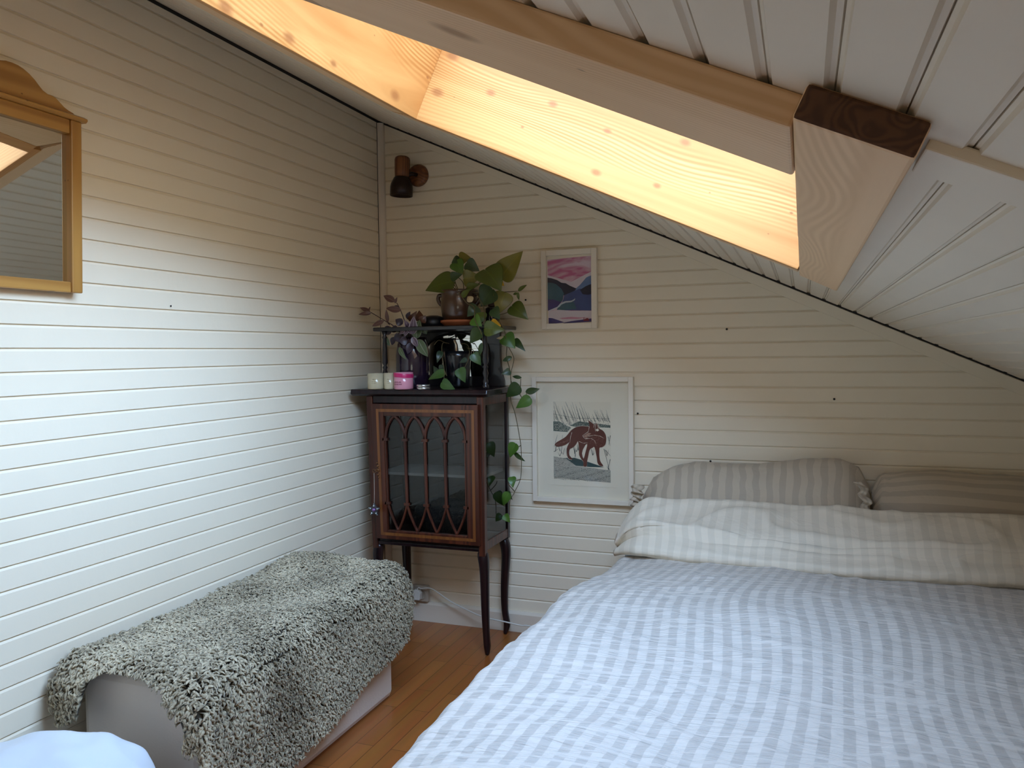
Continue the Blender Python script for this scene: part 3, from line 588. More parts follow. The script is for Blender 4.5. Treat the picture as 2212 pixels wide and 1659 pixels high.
for i, x in enumerate(mull):
    rib([(x, zb_), (x, zs)], .0062 if 0 < i < 4 else .004)
    for z, k in ((zs, 1), (zb_, 1)): cbox(bm, x - .012, x + .012, -.340, -.329, z - .005, z + .006)
    for sgn in (-1, 1):
        if (i == 0 and sgn < 0) or (i == 4 and sgn > 0): continue
        hw = (mull[1] - mull[0]) / 2
        rib([(x + sgn * hw * (1 - math.cos(t * 1.08)) / (1 - math.cos(1.08)), zs + (gz1 - zs) * math.sin(t * 1.08) / math.sin(1.08)) for t in [j / 8 for j in range(9)]], .0058)
        rib([(x + sgn * hw * (1 - math.cos(.35 + t * .6) - (1 - math.cos(.35))) / (math.cos(.35) - math.cos(.95)), zb_ - (zb_ - gz0) * t) for t in [j / 8 for j in range(9)]], .0045)
bmesh.ops.recalc_face_normals(bm, faces=bm.faces)
dfin('tracery', bm, MAHOG_R)
kp = on(816, 1016, 1, -.342)
bm = bmesh.new()
for dx, dz, r in ((0, 0, .009), (0, .018, .006), (0, -.018, .006), (.004, -.030, .004), (-.004, .030, .004)):
    lathe(bm, [(r, 0), (r * .8, .003), (0, .003)], (kp.x + dx, 0), 12)
    bm.verts.ensure_lookup_table()
    for v in bm.verts[-36:]: v.co = Vector((v.co.x, -.3405 - v.co.z, kp.z + dz + v.co.y))
tube(bm, [(kp.x - .002, -.341, kp.z), (kp.x - .004, -.362, kp.z)], .002); tube(bm, [(kp.x - .004 + .008 * math.cos(a), -.362 - .002 * math.sin(a), kp.z + .008 * math.sin(a)) for a in [j * math.pi / 6 for j in range(13)]], .0016)
dfin('key_and_escutcheon', bm, mat('old_brass', (.22, .10, .045), .35, metal=.8), smooth=True)
# gallery over the top board: turned columns, shelf, shaped back with arched mirror
gal = bpy.data.objects.new('gallery', None); COL.objects.link(gal); gal.parent = cab; gal.matrix_local = Matrix.Identity(4)
bm = bmesh.new()
half = [(.262, 1.076), (.262, 1.10), (.254, 1.13), (.250, 1.16), (.247, 1.20), (.247, 1.318)]
prism(bm, [(.340 - a, z) for a, z in half] + [(.340 + a, z) for a, z in half[::-1]], 1, -.032, -.012); finish('back_board', bm, BLACKW, gal, bevel=.002)
def column(x):
    bm = bmesh.new(); lathe(bm, [(.013, 1.076), (.013, 1.092), (.008, 1.096), (.011, 1.108), (.007, 1.120), (.0125, 1.140), (.0075, 1.158), (.011, 1.166), (.006, 1.174), (.012, 1.185), (.0105, 1.24), (.008, 1.285), (.011, 1.292), (.007, 1.300), (.013, 1.318)], (x, -.285), 20)
    finish('turned_column', bm, BLACKW, gal, smooth=True)
column(.165); column(.620)
boxo('gallery_shelf', .118, .655, -.300, -.012, 1.318, 1.334, BLACKW, gal, .003)
bm = bmesh.new(); mc = .385; mw = .150
arch = [(mc - mw, 1.12)] + [(mc - mw * math.cos(t), 1.235 + .075 * math.sin(t)) for t in [j * math.pi / 16 for j in range(17)]] + [(mc + mw, 1.12)]
prism(bm, arch, 1, -.0345, -.0325); finish('arched_mirror', bm, MIRROR, gal)
bm = bmesh.new(); tube(bm, [(a, -.036, z) for a, z in arch], .005, 6); finish('mirror_moulding', bm, BLACKW, gal, smooth=True)
# dark folded fabrics and books kept behind the glass
blob = bmesh.new(); bmesh.ops.create_icosphere(blob, subdivisions=4, radius=1)
for v in blob.verts:
    d = v.co.copy(); nn = 1 + .12 * noise.noise(d * 2.5); v.co = Vector((.385 + d.x * .165 * nn, -.165 + d.y * .095 * nn, max(.4505, .520 + d.z * .085 * nn)))
tag(finish('folded_cloth', blob, mat('black_cloth', (.012, .012, .013), .9), smooth=True), 'black cloth bundle lying inside the cabinet below its shelf', 'cloth')
# star on a string hanging from the door key
st = on(809, 1101, 1, -.372); star = thing('star_ornament', (st.x, st.y, st.z), 'little beaded silver star hanging from the cabinet key', 'ornament')
bm = bmesh.new(); pts = []
for i in range(10):
    a = math.pi / 2 + i * math.pi / 5; r = .029 if i % 2 == 0 else .016; pts.append((st.x + r * math.cos(a), st.z + r * math.sin(a)))
prism(bm, pts, 1, -.376, -.370); bmesh.ops.recalc_face_normals(bm, faces=bm.faces); finish('star_plate', bm, mat('blackened_silver', (.10, .09, .10), .35, metal=.7), star, bevel=.001)
def ball(bm, c, r, n=2):
    g = bmesh.ops.create_icosphere(bm, subdivisions=n, radius=r, matrix=Matrix.Translation(c)); return g
bm = bmesh.new()
for i in range(5):
    a = math.pi / 2 + i * 2 * math.pi / 5; ball(bm, (st.x + .017 * math.cos(a), -.378, st.z + .017 * math.sin(a)), .0035); ball(bm, (st.x + .024 * math.cos(a), -.377, st.z + .024 * math.sin(a)), .002, 1)
finish('crystal_bead', bm, mat('crystal', (.75, .85, .82), .1, metal=.5), star, smooth=True)
bm = bmesh.new(); ball(bm, (st.x, -.377, st.z), .008, 3); finish('centre_stone', bm, mat('iridescent_stone', (.30, .16, .38), .15, metal=.6, noise_amt=.6, noise_scale=120), star, smooth=True)
bm = bmesh.new(); tube(bm, [(kp.x - .004, -.366, kp.z - .008), (st.x + .001, -.372, (kp.z + st.z) / 2), (st.x, -.373, st.z + .027)], .0009, 5); finish('string', bm, mat('pale_string', (.55, .45, .35), .8), star)

# ------------------------------------------------------------------ things on the cabinet top
ZT = 1.0765
def jar(name, px0, px1, pyb, h, y, label, cat, m, band=None, group=None):
    a = on(px0, pyb, 1, y); b = on(px1, pyb, 1, y); r = (b.x - a.x) / 2; c = ((a.x + b.x) / 2, y)
    t = thing(name, (c[0], y, ZT), label, cat, group)
    bm = bmesh.new(); lathe(bm, [(r * .93, ZT), (r, ZT + .004), (r, ZT + h), (r * .94, ZT + h), (r * .93, ZT + h * .72), (0, ZT + h * .70)], c, 36); finish('glass_jar', bm, m, t, smooth=True)
    return t, r, c
cream = mat('cream_wax_glass', (.58, .50, .33), .2, coat=.6)
for i, (p0, p1, lab) in enumerate(((796.5, 829, 'cream scented candle jar at the left corner of the cabinet top'), (831, 853, 'narrow cream candle jar beside the pink candle'))):
    t, r, c = jar('candle_jar', p0, p1, 836, .066 if i == 0 else .067, -.315, lab, 'candle', cream, group='candle jars on the cabinet top')
    bm = bmesh.new(); tt = bmesh.new()
    for a0 in (-1.9, ):
        for row, hh in ((.040, .0022), (.031, .0014), (.024, .0014)):
            for q in range(7):
                a = a0 + .35 + q * .07; rr = r + .0004
                if (q * 3 + int(row * 1000)) % 5 == 0: continue
                vs = [tt.verts.new((c[0] + rr * math.cos(a + da), c[1] + rr * math.sin(a + da), ZT + row + dz)) for da, dz in ((0, 0), (.05, 0), (.05, hh), (0, hh))]
                tt.faces.new(vs)
    bm.free(); finish('label_print', tt, mat('label_ink_grey', (.16, .13, .08), .7), t)
    bm = bmesh.new(); lathe(bm, [(r * .2, ZT + .050), (r * .2, ZT + .0505), (0, ZT + .051)], c, 12); finish('wick_base', bm, mat('steel', (.5, .5, .5), .3, metal=1), t)
pinkg = mat('pink_glass', (.72, .30, .38), .2, coat=.6)
t, r, c = jar('candle_jar', 853.5, 891, 838, .070, -.318, 'pink candle jar with a bright magenta band and two lines of text', 'candle', pinkg, group='candle jars on the cabinet top')
bm = bmesh.new(); lathe(bm, [(r + .0008, ZT + .050), (r + .0008, ZT + .064), (r, ZT + .066)], c, 36)
bm.verts.ensure_lookup_table()
for v in bm.verts: v.co.z += -.0035 * (v.co.x - c[0]) / r
bmesh.ops.delete(bm, geom=[f for f in bm.faces if len(f.verts) > 4], context='FACES'); finish('magenta_band', bm, mat('magenta_wax', (.60, .02, .14), .3), t, smooth=True)
tx = bmesh.new()
for row, words in ((.028, (5, 4, 5)), (.019, (4, 2, 3, 5))):
    a = -2.25
    for wd in words:
        for q in range(wd):
            for (u0, u1, v0, v1) in ((0, .018, 0, .0048), (.018, .045, 0, .0012) if (q + wd) % 2 else (.018, .045, .0036, .0048), (.018, .042, .0018, .0028)):
                rr = r + .0009; vs = [tx.verts.new((c[0] + rr * math.cos(a + u), c[1] + rr * math.sin(a + u), ZT + row + v)) for u, v in ((u0, v0), (u1, v0), (u1, v1), (u0, v1))]; tx.faces.new(vs)
            a += .058
        a += .06
finish('lettering', tx, mat('label_ink_maroon', (.16, .01, .04), .7), t)
ta, tb = on(900, 837, 1, -.325), on(926, 837, 1, -.325); r = (tb.x - ta.x) / 2; c = ((ta.x + tb.x) / 2, -.318)
t = thing('round_tin', (*c, ZT), 'tiny flat silver tin at the front edge of the cabinet top', 'tin')
silv = mat('brushed_tin', (.60, .58, .55), .25, metal=.9, noise_amt=.3, noise_scale=200)
bm = bmesh.new(); lathe(bm, [(r * .96, ZT), (r, ZT + .002), (r, ZT + .010), (0, ZT + .010)], c, 32); finish('base', bm, silv, t, smooth=True)
bm = bmesh.new(); lathe(bm, [(r * 1.03, ZT + .010), (r * 1.03, ZT + .018), (r * .95, ZT + .020), (0, ZT + .020)], c, 32); finish('lid', bm, silv, t, smooth=True)

# leaves
def leaf_bm(bm, base, tip, width, nrm, curl=.12, fold=.18, heart=.5, mi=0, n=12):
    base, tip = Vector(base), Vector(tip); ax = tip - base; L = ax.length; ax.normalize()
    nrm = Vector(nrm); nrm = (nrm - ax * nrm.dot(ax)).normalized(); sd = ax.cross(nrm)
    rows = []
    for i in range(n):
        t = (i / (n - 1)) ** (1.7 if heart > .3 else 1.1)
        wd = (math.sin(math.pi * min(1, t ** (.50 if heart > .3 else .8))) ** .85) * (1 - .25 * t) if 0 < t < 1 else 0
        wd = width / 2 * 1.1 * wd
        back = -heart * .16 * L * (1 - t) ** 3
        c = base + ax * (t * L) + nrm * (curl * L * math.sin(math.pi * t) - curl * .6 * L * t * t)
        row = []
        for k in (-1, -.55, 0, .55, 1):
            row.append(bm.verts.new(c + sd * (wd * k) + ax * (back * abs(k) ** 1.5 if t < .6 else 0) + nrm * (fold * wd * abs(k) ** 1.3)))
        rows.append(row)
    lay = bm.loops.layers.uv.get('UVMap') or bm.loops.layers.uv.new('UVMap')
    for i, (a, b) in enumerate(zip(rows, rows[1:])):
        for k in range(4):
            f = bm.faces.new((a[k], a[k + 1], b[k + 1], b[k])); f.material_index = mi
            for l, (uu, vv) in zip(f.loops, ((k, i), (k + 1, i), (k + 1, i + 1), (k, i + 1))): l[lay].uv = (uu / 4, vv / (n - 1))
def leaf_mat(name, c, edge=None, mid=None, rough=.35):
    m = mat(name, c, rough, noise_amt=.0); nt = m.node_tree; b = nt.nodes['Principled BSDF']
    uv = nt.nodes.new('ShaderNodeUVMap'); uv.uv_map = 'UVMap'; sp = nt.nodes.new('ShaderNodeSeparateXYZ'); nt.links.new(uv.outputs[0], sp.inputs[0])
    cr = nt.nodes.new('ShaderNodeValToRGB'); e = cr.color_ramp.elements; mid = mid or tuple(x * 1.25 for x in c); edge = edge or c
    e[0].position = 0; e[0].color = (*edge, 1); e[1].position = 1; e[1].color = (*edge, 1)
    for p, q in ((.18, c), (.46, c), (.5, mid), (.54, c), (.82, c)):
        x = e.new(p); x.color = (*q, 1)
    nt.links.new(sp.outputs[0], cr.inputs[0]); nt.links.new(cr.outputs[0], b.inputs['Base Color'])
    b.inputs['Subsurface Weight'].default_value = 0; return m
LG = [leaf_mat('pothos_green', (0.083, 0.105, 0.012)), leaf_mat('pothos_dark_green', (0.032, 0.059, 0.013)), leaf_mat('pothos_yellow_green', (0.173, 0.149, 0.017)), leaf_mat('pothos_yellow', (.70, .36, .02)), leaf_mat('pothos_wilted', (.45, .33, .17)), leaf_mat('pothos_fresh', (0.072, 0.149, 0.017))]
STEMM = mat('pothos_stem', (.12, .085, .03), .6)
def plant(parent, leaves, y_of, mats, stems, stemm, srad=.0022):
    rr = random.Random(11)
    for (bx, by, tx_, ty, wpx, mi, *rest) in leaves:
        y = y_of(bx, by) if not rest else rest[0]
        b = on(bx, by, 1, y); t = on(tx_, ty, 1, y - rr.uniform(-.012, .02)); wd = wpx / 490 * 1.12
        bm = bmesh.new(); leaf_bm(bm, b, t, wd, (rr.uniform(-.25, .45), -1, rr.uniform(-.1, .5)), heart=(0 if (len(rest) > 1 and rest[1]) else .5), curl=rr.uniform(.04, .12))
        finish('leaf', bm, mats[mi], parent, smooth=True, solid=.0006, subsurf=1)
    for s in stems:
        P = smooth_path([on(p[0], p[1], 1, p[2]) for p in s]); bm = bmesh.new()
        tube(bm, P, [srad * (1 - .4 * i / len(P)) for i in range(len(P))], 6); finish('stem', bm, stemm, parent, smooth=True)
# pothos in the two-handled stoneware jar on the gallery shelf
ZS = 1.3345
pc = on(993, 700, 1, -.155); pot_r = .085
saucer = bmesh.new(); scx = pc.x + .010
poth = thing('potted_pothos', (pc.x, -.155, ZS), 'trailing green pothos in a brown two-handled jar on the cabinet gallery', 'potted plant')
lathe(saucer, [(.070, ZS), (.088, ZS + .016), (.090, ZS + .018), (.090, ZS + .026), (.082, ZS + .026), (.070, ZS + .014), (0, ZS + .012)], (scx, -.155), 40)
finish('saucer', saucer, mat('terracotta', (.42, .12, .04), .7, noise_amt=.15), poth, smooth=True)
zb0 = ZS + .0125
POTM = mat('brown_stoneware', (.062, .025, .010), .28, coat=.5, noise_amt=.5, noise_scale=14)
bm = bmesh.new(); H = .140
lathe(bm, [(.055, zb0), (.062, zb0 + .004), (.074, zb0 + .035), (.079, zb0 + .07), (.078, zb0 + .10), (.074, zb0 + .118), (.077, zb0 + .128), (.082, zb0 + H), (.077, zb0 + H), (.070, zb0 + .12), (.068, zb0 + .10), (0, zb0 + .10)], (pc.x, -.155), 40)
finish('jar', bm, POTM, poth, smooth=True)
bm = bmesh.new(); lathe(bm, [(.067, zb0 + .102), (.03, zb0 + .108), (0, zb0 + .11)], (pc.x, -.155), 24); finish('soil', bm, mat('potting_soil', (.03, .02, .015), 1, bump=1), poth)
for sg in (-1, 1):
    bm = bmesh.new(); X = pc.x; tube(bm, smooth_path([(X + sg * .072, -.158, zb0 + .118), (X + sg * .090, -.160, zb0 + .121), (X + sg * .096, -.160, zb0 + .105), (X + sg * .088, -.160, zb0 + .088), (X + sg * .074, -.158, zb0 + .076)]), .0085, 10); finish('handle', bm, POTM, poth, smooth=True)
PL = [(979, 609, 917, 627, 44, 0, -.19), (975, 599, 999, 592, 18, 1, -.20), (984, 566, 1001, 593, 28, 5, -.17), (993, 560, 1017, 556, 26, 2, -.15), (993, 560, 975, 568, 17, 1, -.16), (1009, 568, 1036, 586, 26, 1, -.17), (1003, 602, 1039, 598, 32, 2, -.18), (1010, 621, 1037, 614, 15, 0, -.20),
      (1084, 597, 1129, 542, 44, 2, -.18), (1049, 584, 1083, 628, 54, 0, -.22), (1063, 626, 1038, 662, 44, 1, -.21), (1070, 604, 1089, 617, 20, 3, -.17), (1090, 634, 1074, 680, 36, 2, -.19), (1107, 662, 1141, 690, 32, 0, -.17), (1119, 629, 1138, 615, 8, 0, -.17, 1), (1119, 631, 1121, 649, 6, 0, -.17, 1), (1118, 633, 1108, 636, 5, 0, -.17, 1),
      (1023, 688, 1041, 705, 24, 5, -.30), (1048, 709, 1090, 713, 28, 0, -.30), (1062, 695, 1083, 705, 14, 3, -.28), (1030, 663, 1009, 684, 24, 1, -.24), (1038, 715, 1014, 742, 28, 1, -.31), (1046, 690, 1028, 676, 22, 0, -.27), (1066, 668, 1080, 690, 22, 1, -.26), (1041, 740, 1036, 770, 9, 1, -.30, 1), (1020, 652, 1010, 640, 14, 4, -.25, 1),
      (1091, 726, 1113, 753, 30, 5, -.17), (1112, 735, 1135, 759, 14, 1, -.15), (1106, 771, 1085, 780, 10, 1, -.14, 1), (1102, 802, 1083, 808, 14, 1, -.14), (1127, 816, 1106, 813, 7, 1, -.13, 1), (1121, 834, 1093, 858, 26, 1, -.14), (1135, 847, 1166, 840, 13, 1, -.13, 1), (1145, 861, 1114, 882, 22, 5, -.13), (1090, 729, 1072, 731, 6, 4, -.17, 1),
      (1113, 959, 1101, 989, 23, 5, -.10), (1110, 976, 1134, 997, 9, 1, -.09, 1), (1106, 1031, 1108, 1054, 16, 5, -.10), (1099, 1066, 1085, 1094, 19, 5, -.10), (1096, 1063, 1107, 1080, 10, 1, -.08), (1090, 1113, 1102, 1129, 15, 5, -.10),
      (1000, 640, 1018, 622, 12, 0, -.24)]
PS = [[(1000, 632, -.16), (1010, 618, -.17), (1008, 600, -.16), (1007, 575, -.17)], [(992, 630, -.16), (984, 612, -.17), (983, 598, -.19), (990, 575, -.16)], [(990, 628, -.17), (978, 620, -.20), (976, 612, -.19)], [(1002, 632, -.17), (1000, 610, -.17), (988, 598, -.19)],
      [(1015, 630, -.18), (1035, 612, -.20), (1050, 600, -.22), (1066, 612, -.20), (1082, 603, -.19), (1085, 596, -.18)], [(1020, 632, -.19), (1060, 634, -.20), (1090, 631, -.18), (1118, 629, -.17)], [(1062, 630, -.21), (1070, 650, -.20), (1078, 678, -.19), (1080, 695, -.19), (1090, 716, -.18), (1095, 742, -.17), (1107, 765, -.15), (1110, 778, -.14), (1105, 800, -.14), (1103, 820, -.14), (1113, 836, -.14)],
      [(1096, 743, -.17), (1094, 770, -.15), (1101, 798, -.14), (1104, 830, -.13), (1103, 862, -.13), (1113, 895, -.12), (1122, 942, -.11), (1126, 975, -.10), (1125, 1030, -.10), (1112, 1062, -.10), (1102, 1082, -.10), (1101, 1112, -.10)],
      [(980, 612, -.19), (990, 630, -.24), (1008, 654, -.26), (1016, 655, -.25)], [(1124, 835, -.14), (1125, 818, -.13)], [(1122, 850, -.14), (1130, 862, -.13), (1140, 862, -.13)], [(1137, 862, -.13), (1137, 848, -.13)], [(1125, 962, -.10), (1114, 970, -.10)], [(1125, 1036, -.10), (1108, 1040, -.10)], [(1107, 664, -.17), (1098, 674, -.18), (1080, 680, -.19)],
      [(1010, 656, -.25), (1024, 664, -.28), (1026, 690, -.31), (1040, 720, -.32), (1043, 745, -.30)], [(1030, 635, -.22), (1045, 665, -.27), (1046, 700, -.31)], [(1112, 1062, -.10), (1100, 1048, -.10), (1097, 1040, -.10)]]
plant(poth, PL, None, LG, PS, STEMM)

# black planter with a small trailing plant in front of the gallery mirror
bx = on(983, 830, 1, -.20); t2 = thing('potted_trailing_plant', (bx.x, -.18, ZT), 'small green trailing plant in a black pot in front of the arched mirror', 'potted plant')
bm = bmesh.new(); lathe(bm, [(.042, ZT), (.046, ZT + .01), (.056, ZT + .13), (.058, ZT + .155), (.053, ZT + .155), (.050, ZT + .135), (0, ZT + .13)], (bx.x, -.165), 36); finish('pot', bm, mat('black_glaze', (.006, .006, .008), .25, coat=.4), t2, smooth=True)
DL = [leaf_mat('trailing_green', (0.043, 0.093, 0.017)), leaf_mat('trailing_dark', (.02, .04, .015))]
plant(t2, [(960, 805, 924, 820, 18, 0, -.27), (993, 797, 1005, 827, 22, 0, -.27), (956, 826, 984, 843, 20, 0, -.30), (1022, 765, 1039, 789, 20, 0, -.29), (952, 760, 944, 784, 12, 1, -.25), (946, 806, 936, 790, 12, 1, -.25), (956, 790, 950, 806, 12, 1, -.26), (1008, 776, 992, 784, 9, 1, -.26)], None, DL,
      [[(970, 742, -.17), (956, 742, -.21), (955, 770, -.25), (960, 800, -.27), (958, 826, -.29)], [(995, 742, -.17), (1010, 745, -.22), (1014, 765, -.27), (1006, 790, -.27), (996, 798, -.27)], [(1010, 752, -.24), (1022, 756, -.28), (1022, 766, -.29)], [(960, 800, -.27), (965, 812, -.28), (962, 806, -.27)], [(965, 742, -.18), (948, 735, -.2), (938, 745, -.23)]], STEMM, .0018)
# plum glazed vase holding the striped tradescantia
vx = on(893, 832, 1, -.19); trad = thing('potted_tradescantia', (vx.x, -.19, ZT), 'purple striped tradescantia in a tall dark plum vase by the left wall', 'potted plant')
PLUM = mat('plum_glaze', (.020, .009, .022), .18, coat=.6)
bm = bmesh.new(); lathe(bm, [(.060, ZT), (.066, ZT + .006), (.072, ZT + .06), (.072, ZT + .14), (.066, ZT + .185), (.058, ZT + .205), (.060, ZT + .215), (.054, ZT + .215), (.050, ZT + .19), (0, ZT + .18)], (vx.x, -.19), 40); finish('vase', bm, PLUM, trad, smooth=True)
TL = [leaf_mat('tradescantia_purple', (.15, .07, .06), (.22, .13, .10), (.30, .22, .18)), leaf_mat('tradescantia_striped', (.10, .055, .075), (.50, .42, .44), (.45, .38, .40)), leaf_mat('tradescantia_green', (.09, .12, .05), (.17, .20, .12), (.30, .33, .25)), leaf_mat('tradescantia_dried', (.11, .04, .018)), leaf_mat('tradescantia_dark', (.045, .028, .045), (.10, .07, .09))]
plant(trad, [(853, 652, 828, 638, 14, 0, -.20, 1), (867, 670, 833, 666, 13, 0, -.20, 1), (838, 696, 834, 668, 8, 0, -.20, 1), (800, 674, 777, 664, 9, 0, -.22, 1), (802, 677, 774, 679, 9, 0, -.22, 1), (797, 672, 800, 662, 5, 0, -.22, 1), (830, 693, 803, 705, 10, 0, -.21, 1), (853, 655, 858, 642, 6, 0, -.20, 1), (862, 665, 852, 660, 6, 4, -.20, 1),
             (882, 708, 874, 691, 10, 1, -.28, 1), (880, 709, 862, 722, 10, 1, -.28, 1), (882, 711, 874, 727, 10, 1, -.28, 1), (892, 722, 894, 683, 17, 1, -.28, 1), (883, 711, 890, 722, 8, 1, -.28, 1), (890, 728, 903, 751, 12, 1, -.28, 1), (900, 732, 906, 690, 24, 2, -.26, 1), (903, 733, 924, 771, 22, 2, -.27, 1), (862, 750, 877, 777, 10, 2, -.27, 1), (829, 728, 842, 747, 12, 2, -.22, 1), (852, 728, 846, 746, 12, 4, -.22, 1),
             (888, 694, 900, 672, 16, 3, -.22), (908, 692, 905, 670, 18, 3, -.21), (910, 694, 920, 681, 16, 3, -.22), (880, 690, 886, 673, 12, 4, -.22, 1), (846, 707, 830, 722, 18, 4, -.22, 1), (860, 712, 842, 712, 16, 4, -.23, 1), (868, 725, 850, 735, 18, 4, -.24, 1), (880, 735, 862, 738, 18, 4, -.25, 1), (870, 700, 854, 690, 16, 4, -.22, 1), (890, 740, 880, 765, 16, 4, -.25, 1), (912, 706, 922, 722, 14, 2, -.25, 1)], None, TL,
      [[(885, 735, -.19), (876, 700, -.20), (866, 672, -.20), (857, 654, -.20)], [(880, 738, -.19), (855, 708, -.21), (830, 692, -.21), (800, 674, -.22)], [(885, 735, -.20), (886, 722, -.26), (882, 710, -.28)], [(892, 735, -.20), (896, 730, -.26), (906, 738, -.27)], [(870, 735, -.19), (862, 742, -.25), (862, 752, -.27)], [(838, 697, -.20), (842, 702, -.21)]], mat('tradescantia_stem', (.05, .015, .02), .5), .0024)
# dark bowl and bottle on the gallery shelf
b1 = on(938, 712, 1, -.15); bm = bmesh.new(); lathe(bm, [(.045, ZS), (.055, ZS + .006), (.056, ZS + .025), (.045, ZS + .042), (.02, ZS + .050), (0, ZS + .051)], (b1.x - .004, -.15), 32)
tag(finish('lidded_bowl', bm, mat('black_lacquer', (.004, .004, .006), .4), smooth=True), 'low black lidded bowl left of the brown jar on the gallery shelf', 'bowl')
b2 = on(1062, 690, 1, -.10); t3 = thing('dark_bottle', (b2.x, -.09, ZS), 'squat dark glass bottle behind the pothos leaves on the gallery shelf', 'bottle')
bm = bmesh.new(); lathe(bm, [(.026, ZS), (.028, ZS + .004), (.028, ZS + .075), (.016, ZS + .085), (0, ZS + .085)], (b2.x - .002, -.09), 28); finish('bottle_body', bm, mat('dark_glass', (.012, .012, .02), .1, coat=.5), t3, smooth=True)
bm = bmesh.new(); lathe(bm, [(.017, ZS + .085), (.017, ZS + .108), (0, ZS + .108)], (b2.x - .002, -.09), 24); finish('cap', bm, mat('dark_brown_cap', (.05, .018, .012), .4), t3)

# ------------------------------------------------------------------ socket, plug and cable
sp_ = on(916, 1279, 1, -.02)
so = thing('wall_socket', (.18, 0, .094), 'beige surface-mounted wall socket low on the board wall under the cabinet', 'socket')
sockm = mat('beige_plastic', (.50, .42, .32), .4)
boxo('socket_box', .140, .219, -.030, -.004, .0935, .168, sockm, so, .005)
bm = bmesh.new(); lathe(bm, [(.026, 0), (.026, .003), (.023, .003), (.022, .001), (0, .001)], n=28); finish('socket_face', bm, sockm, so, smooth=True, M=Matrix.Translation((.185, -.0302, .130)) @ Matrix.Rotation(math.pi / 2, 4, 'X'))
cb = thing('power_cable', (.19, -.04, .13), 'white power cable with plug running from the socket towards the bed', 'cable')
whp = mat('white_plastic', (.72, .68, .60), .35)
bm = bmesh.new(); prism(bm, [(.158, .108), (.192, .108), (.196, .140), (.186, .156), (.166, .156), (.156, .140)], 1, -.062, -.033); bmesh.ops.recalc_face_normals(bm, faces=bm.faces); finish('plug', bm, whp, cb, bevel=.004)
P = smooth_path([(.178, -.050, .154), (.186, -.055, .166), (.200, -.055, .163)] + [tuple(on(x, y, 1, yy)) for x, y, yy in ((933, 1272, -.05), (970, 1297, -.06), (1010, 1318, -.07), (1045, 1333, -.075), (1090, 1343, -.08), (1125, 1351, -.08), (1150, 1354, -.08))] + [(.95, -.07, .012), (1.25, -.06, .008)], 6)
bm = bmesh.new(); tube(bm, P, .0030, 8); finish('cord', bm, whp, cb, smooth=True)

# small nails left in the boards
nm = mat('dark_nail', (.02, .015, .012), .5, metal=.5)
for i, (x, y, lab) in enumerate(((1570, 711, 'small dark screw alone in the boards right of the landscape print'), (1802, 862, 'bent nail high above the far pillow'), (1378, 893, 'dark nail close to the right edge of the fox print frame'), (1535, 996, 'dark nail just above the striped pillow'), (1136, 648, 'tiny nail between the pothos leaves and the landscape print'))):
    p = on(x, y, 1, 0); bm = bmesh.new(); lathe(bm, [(.0022, -.001), (.0042, .004), (.0032, .0062), (0, .0068)], n=12)
    tag(finish('nail', bm, nm, smooth=True, M=Matrix.Translation(p) @ Matrix.Rotation(math.pi / 2, 4, 'X')), lab, 'nail', 'nails in the back wall')
p = on(368, 661, 0, 0); bm = bmesh.new(); lathe(bm, [(.0015, -.001), (.0028, .003), (0, .0048)], n=12)
tag(finish('nail', bm, nm, smooth=True, M=Matrix.Translation(p) @ Matrix.Rotation(math.pi / 2, 4, 'Y')), 'lone nail in the white boards right of the pine mirror', 'nail')

# ------------------------------------------------------------------ bench with sheepskin
tag(boxo('storage_bench', .060, .440, -1.720, -.755, .0, .421, BENCHM, None, .022), 'long pale upholstered storage bench standing along the left wall', 'bench')
LX0, LX1, LY0, LY1, ZB, RAD = .060, .440, -1.720, -.755, .424, .066
def drape(t, wv):
    """sheet coordinates: t across from the wall side, wv along (0 = far end, + to the viewer) -> world point"""
    drop = 0; x = LX0 + t; W = LX1 - LX0
    def over(e):
        a = e / RAD
        if a < math.pi / 2: return RAD * math.sin(a), RAD * (1 - math.cos(a))
        return RAD, RAD + (e - RAD * math.pi / 2)
    dx = dy = d1 = d2 = 0
    if t > W - .02: o, d1 = over(t - (W - .02)); x = LX1 - .02 + o
    elif t < -.0: x = LX0 + max(t, -.028); d1 = max(0, -t - .028)
    y = LY1 - wv; Lw = LY1 - LY0
    if wv < .02: o, d2 = over(.02 - wv); y = LY1 - .02 + o
    elif wv > Lw - .012: o, d2 = over(wv - (Lw - .012)); y = LY0 + .012 - o
    z = ZB + .006 - d1 - d2 + .5 * min(d1, d2)
    z += (.014 * noise.noise(Vector((t * 5, wv * 4, 0))) + .012) * max(0, 1 - (d1 + d2) / .08) + .035 * math.exp(-(wv / .22) ** 2) * max(0, 1 - d1 / .25)
    x += .016 * noise.noise(Vector((wv * 5, 7, t * 3))) if d1 > .03 else 0
    y -= .012 * abs(noise.noise(Vector((t * 9, 3, wv)))) if d2 > .03 and wv > .5 else 0
    return Vector((x, y, max(z, .03)))
TMAX = [(-.17, .30), (-.14, .40), (-.10, .50), (-.04, .58), (0, .625), (.1, .64), (.25, .66), (.37, .69), (.53, .71), (.62, .725), (.74, .765), (.85, .80), (1.0, .83), (1.10, .84)]
TMIN = [(-.17, .12), (-.14, .06), (-.10, .02), (-.03, -.03), (0.05, -.035), (.9, -.04), (.96, -.06), (1.05, -.045), (1.10, .0)]
def wmax(tt):     # how far the fleece hangs over the near end, by position across
    return lerp_tab([(-.08, 1.06), (.0, 1.11), (.05, 1.095), (.075, 1.01), (.12, .985), (.25, .985), (.32, 1.005), (.37, 1.05), (.40, 1.11), (.80, 1.13)], tt)
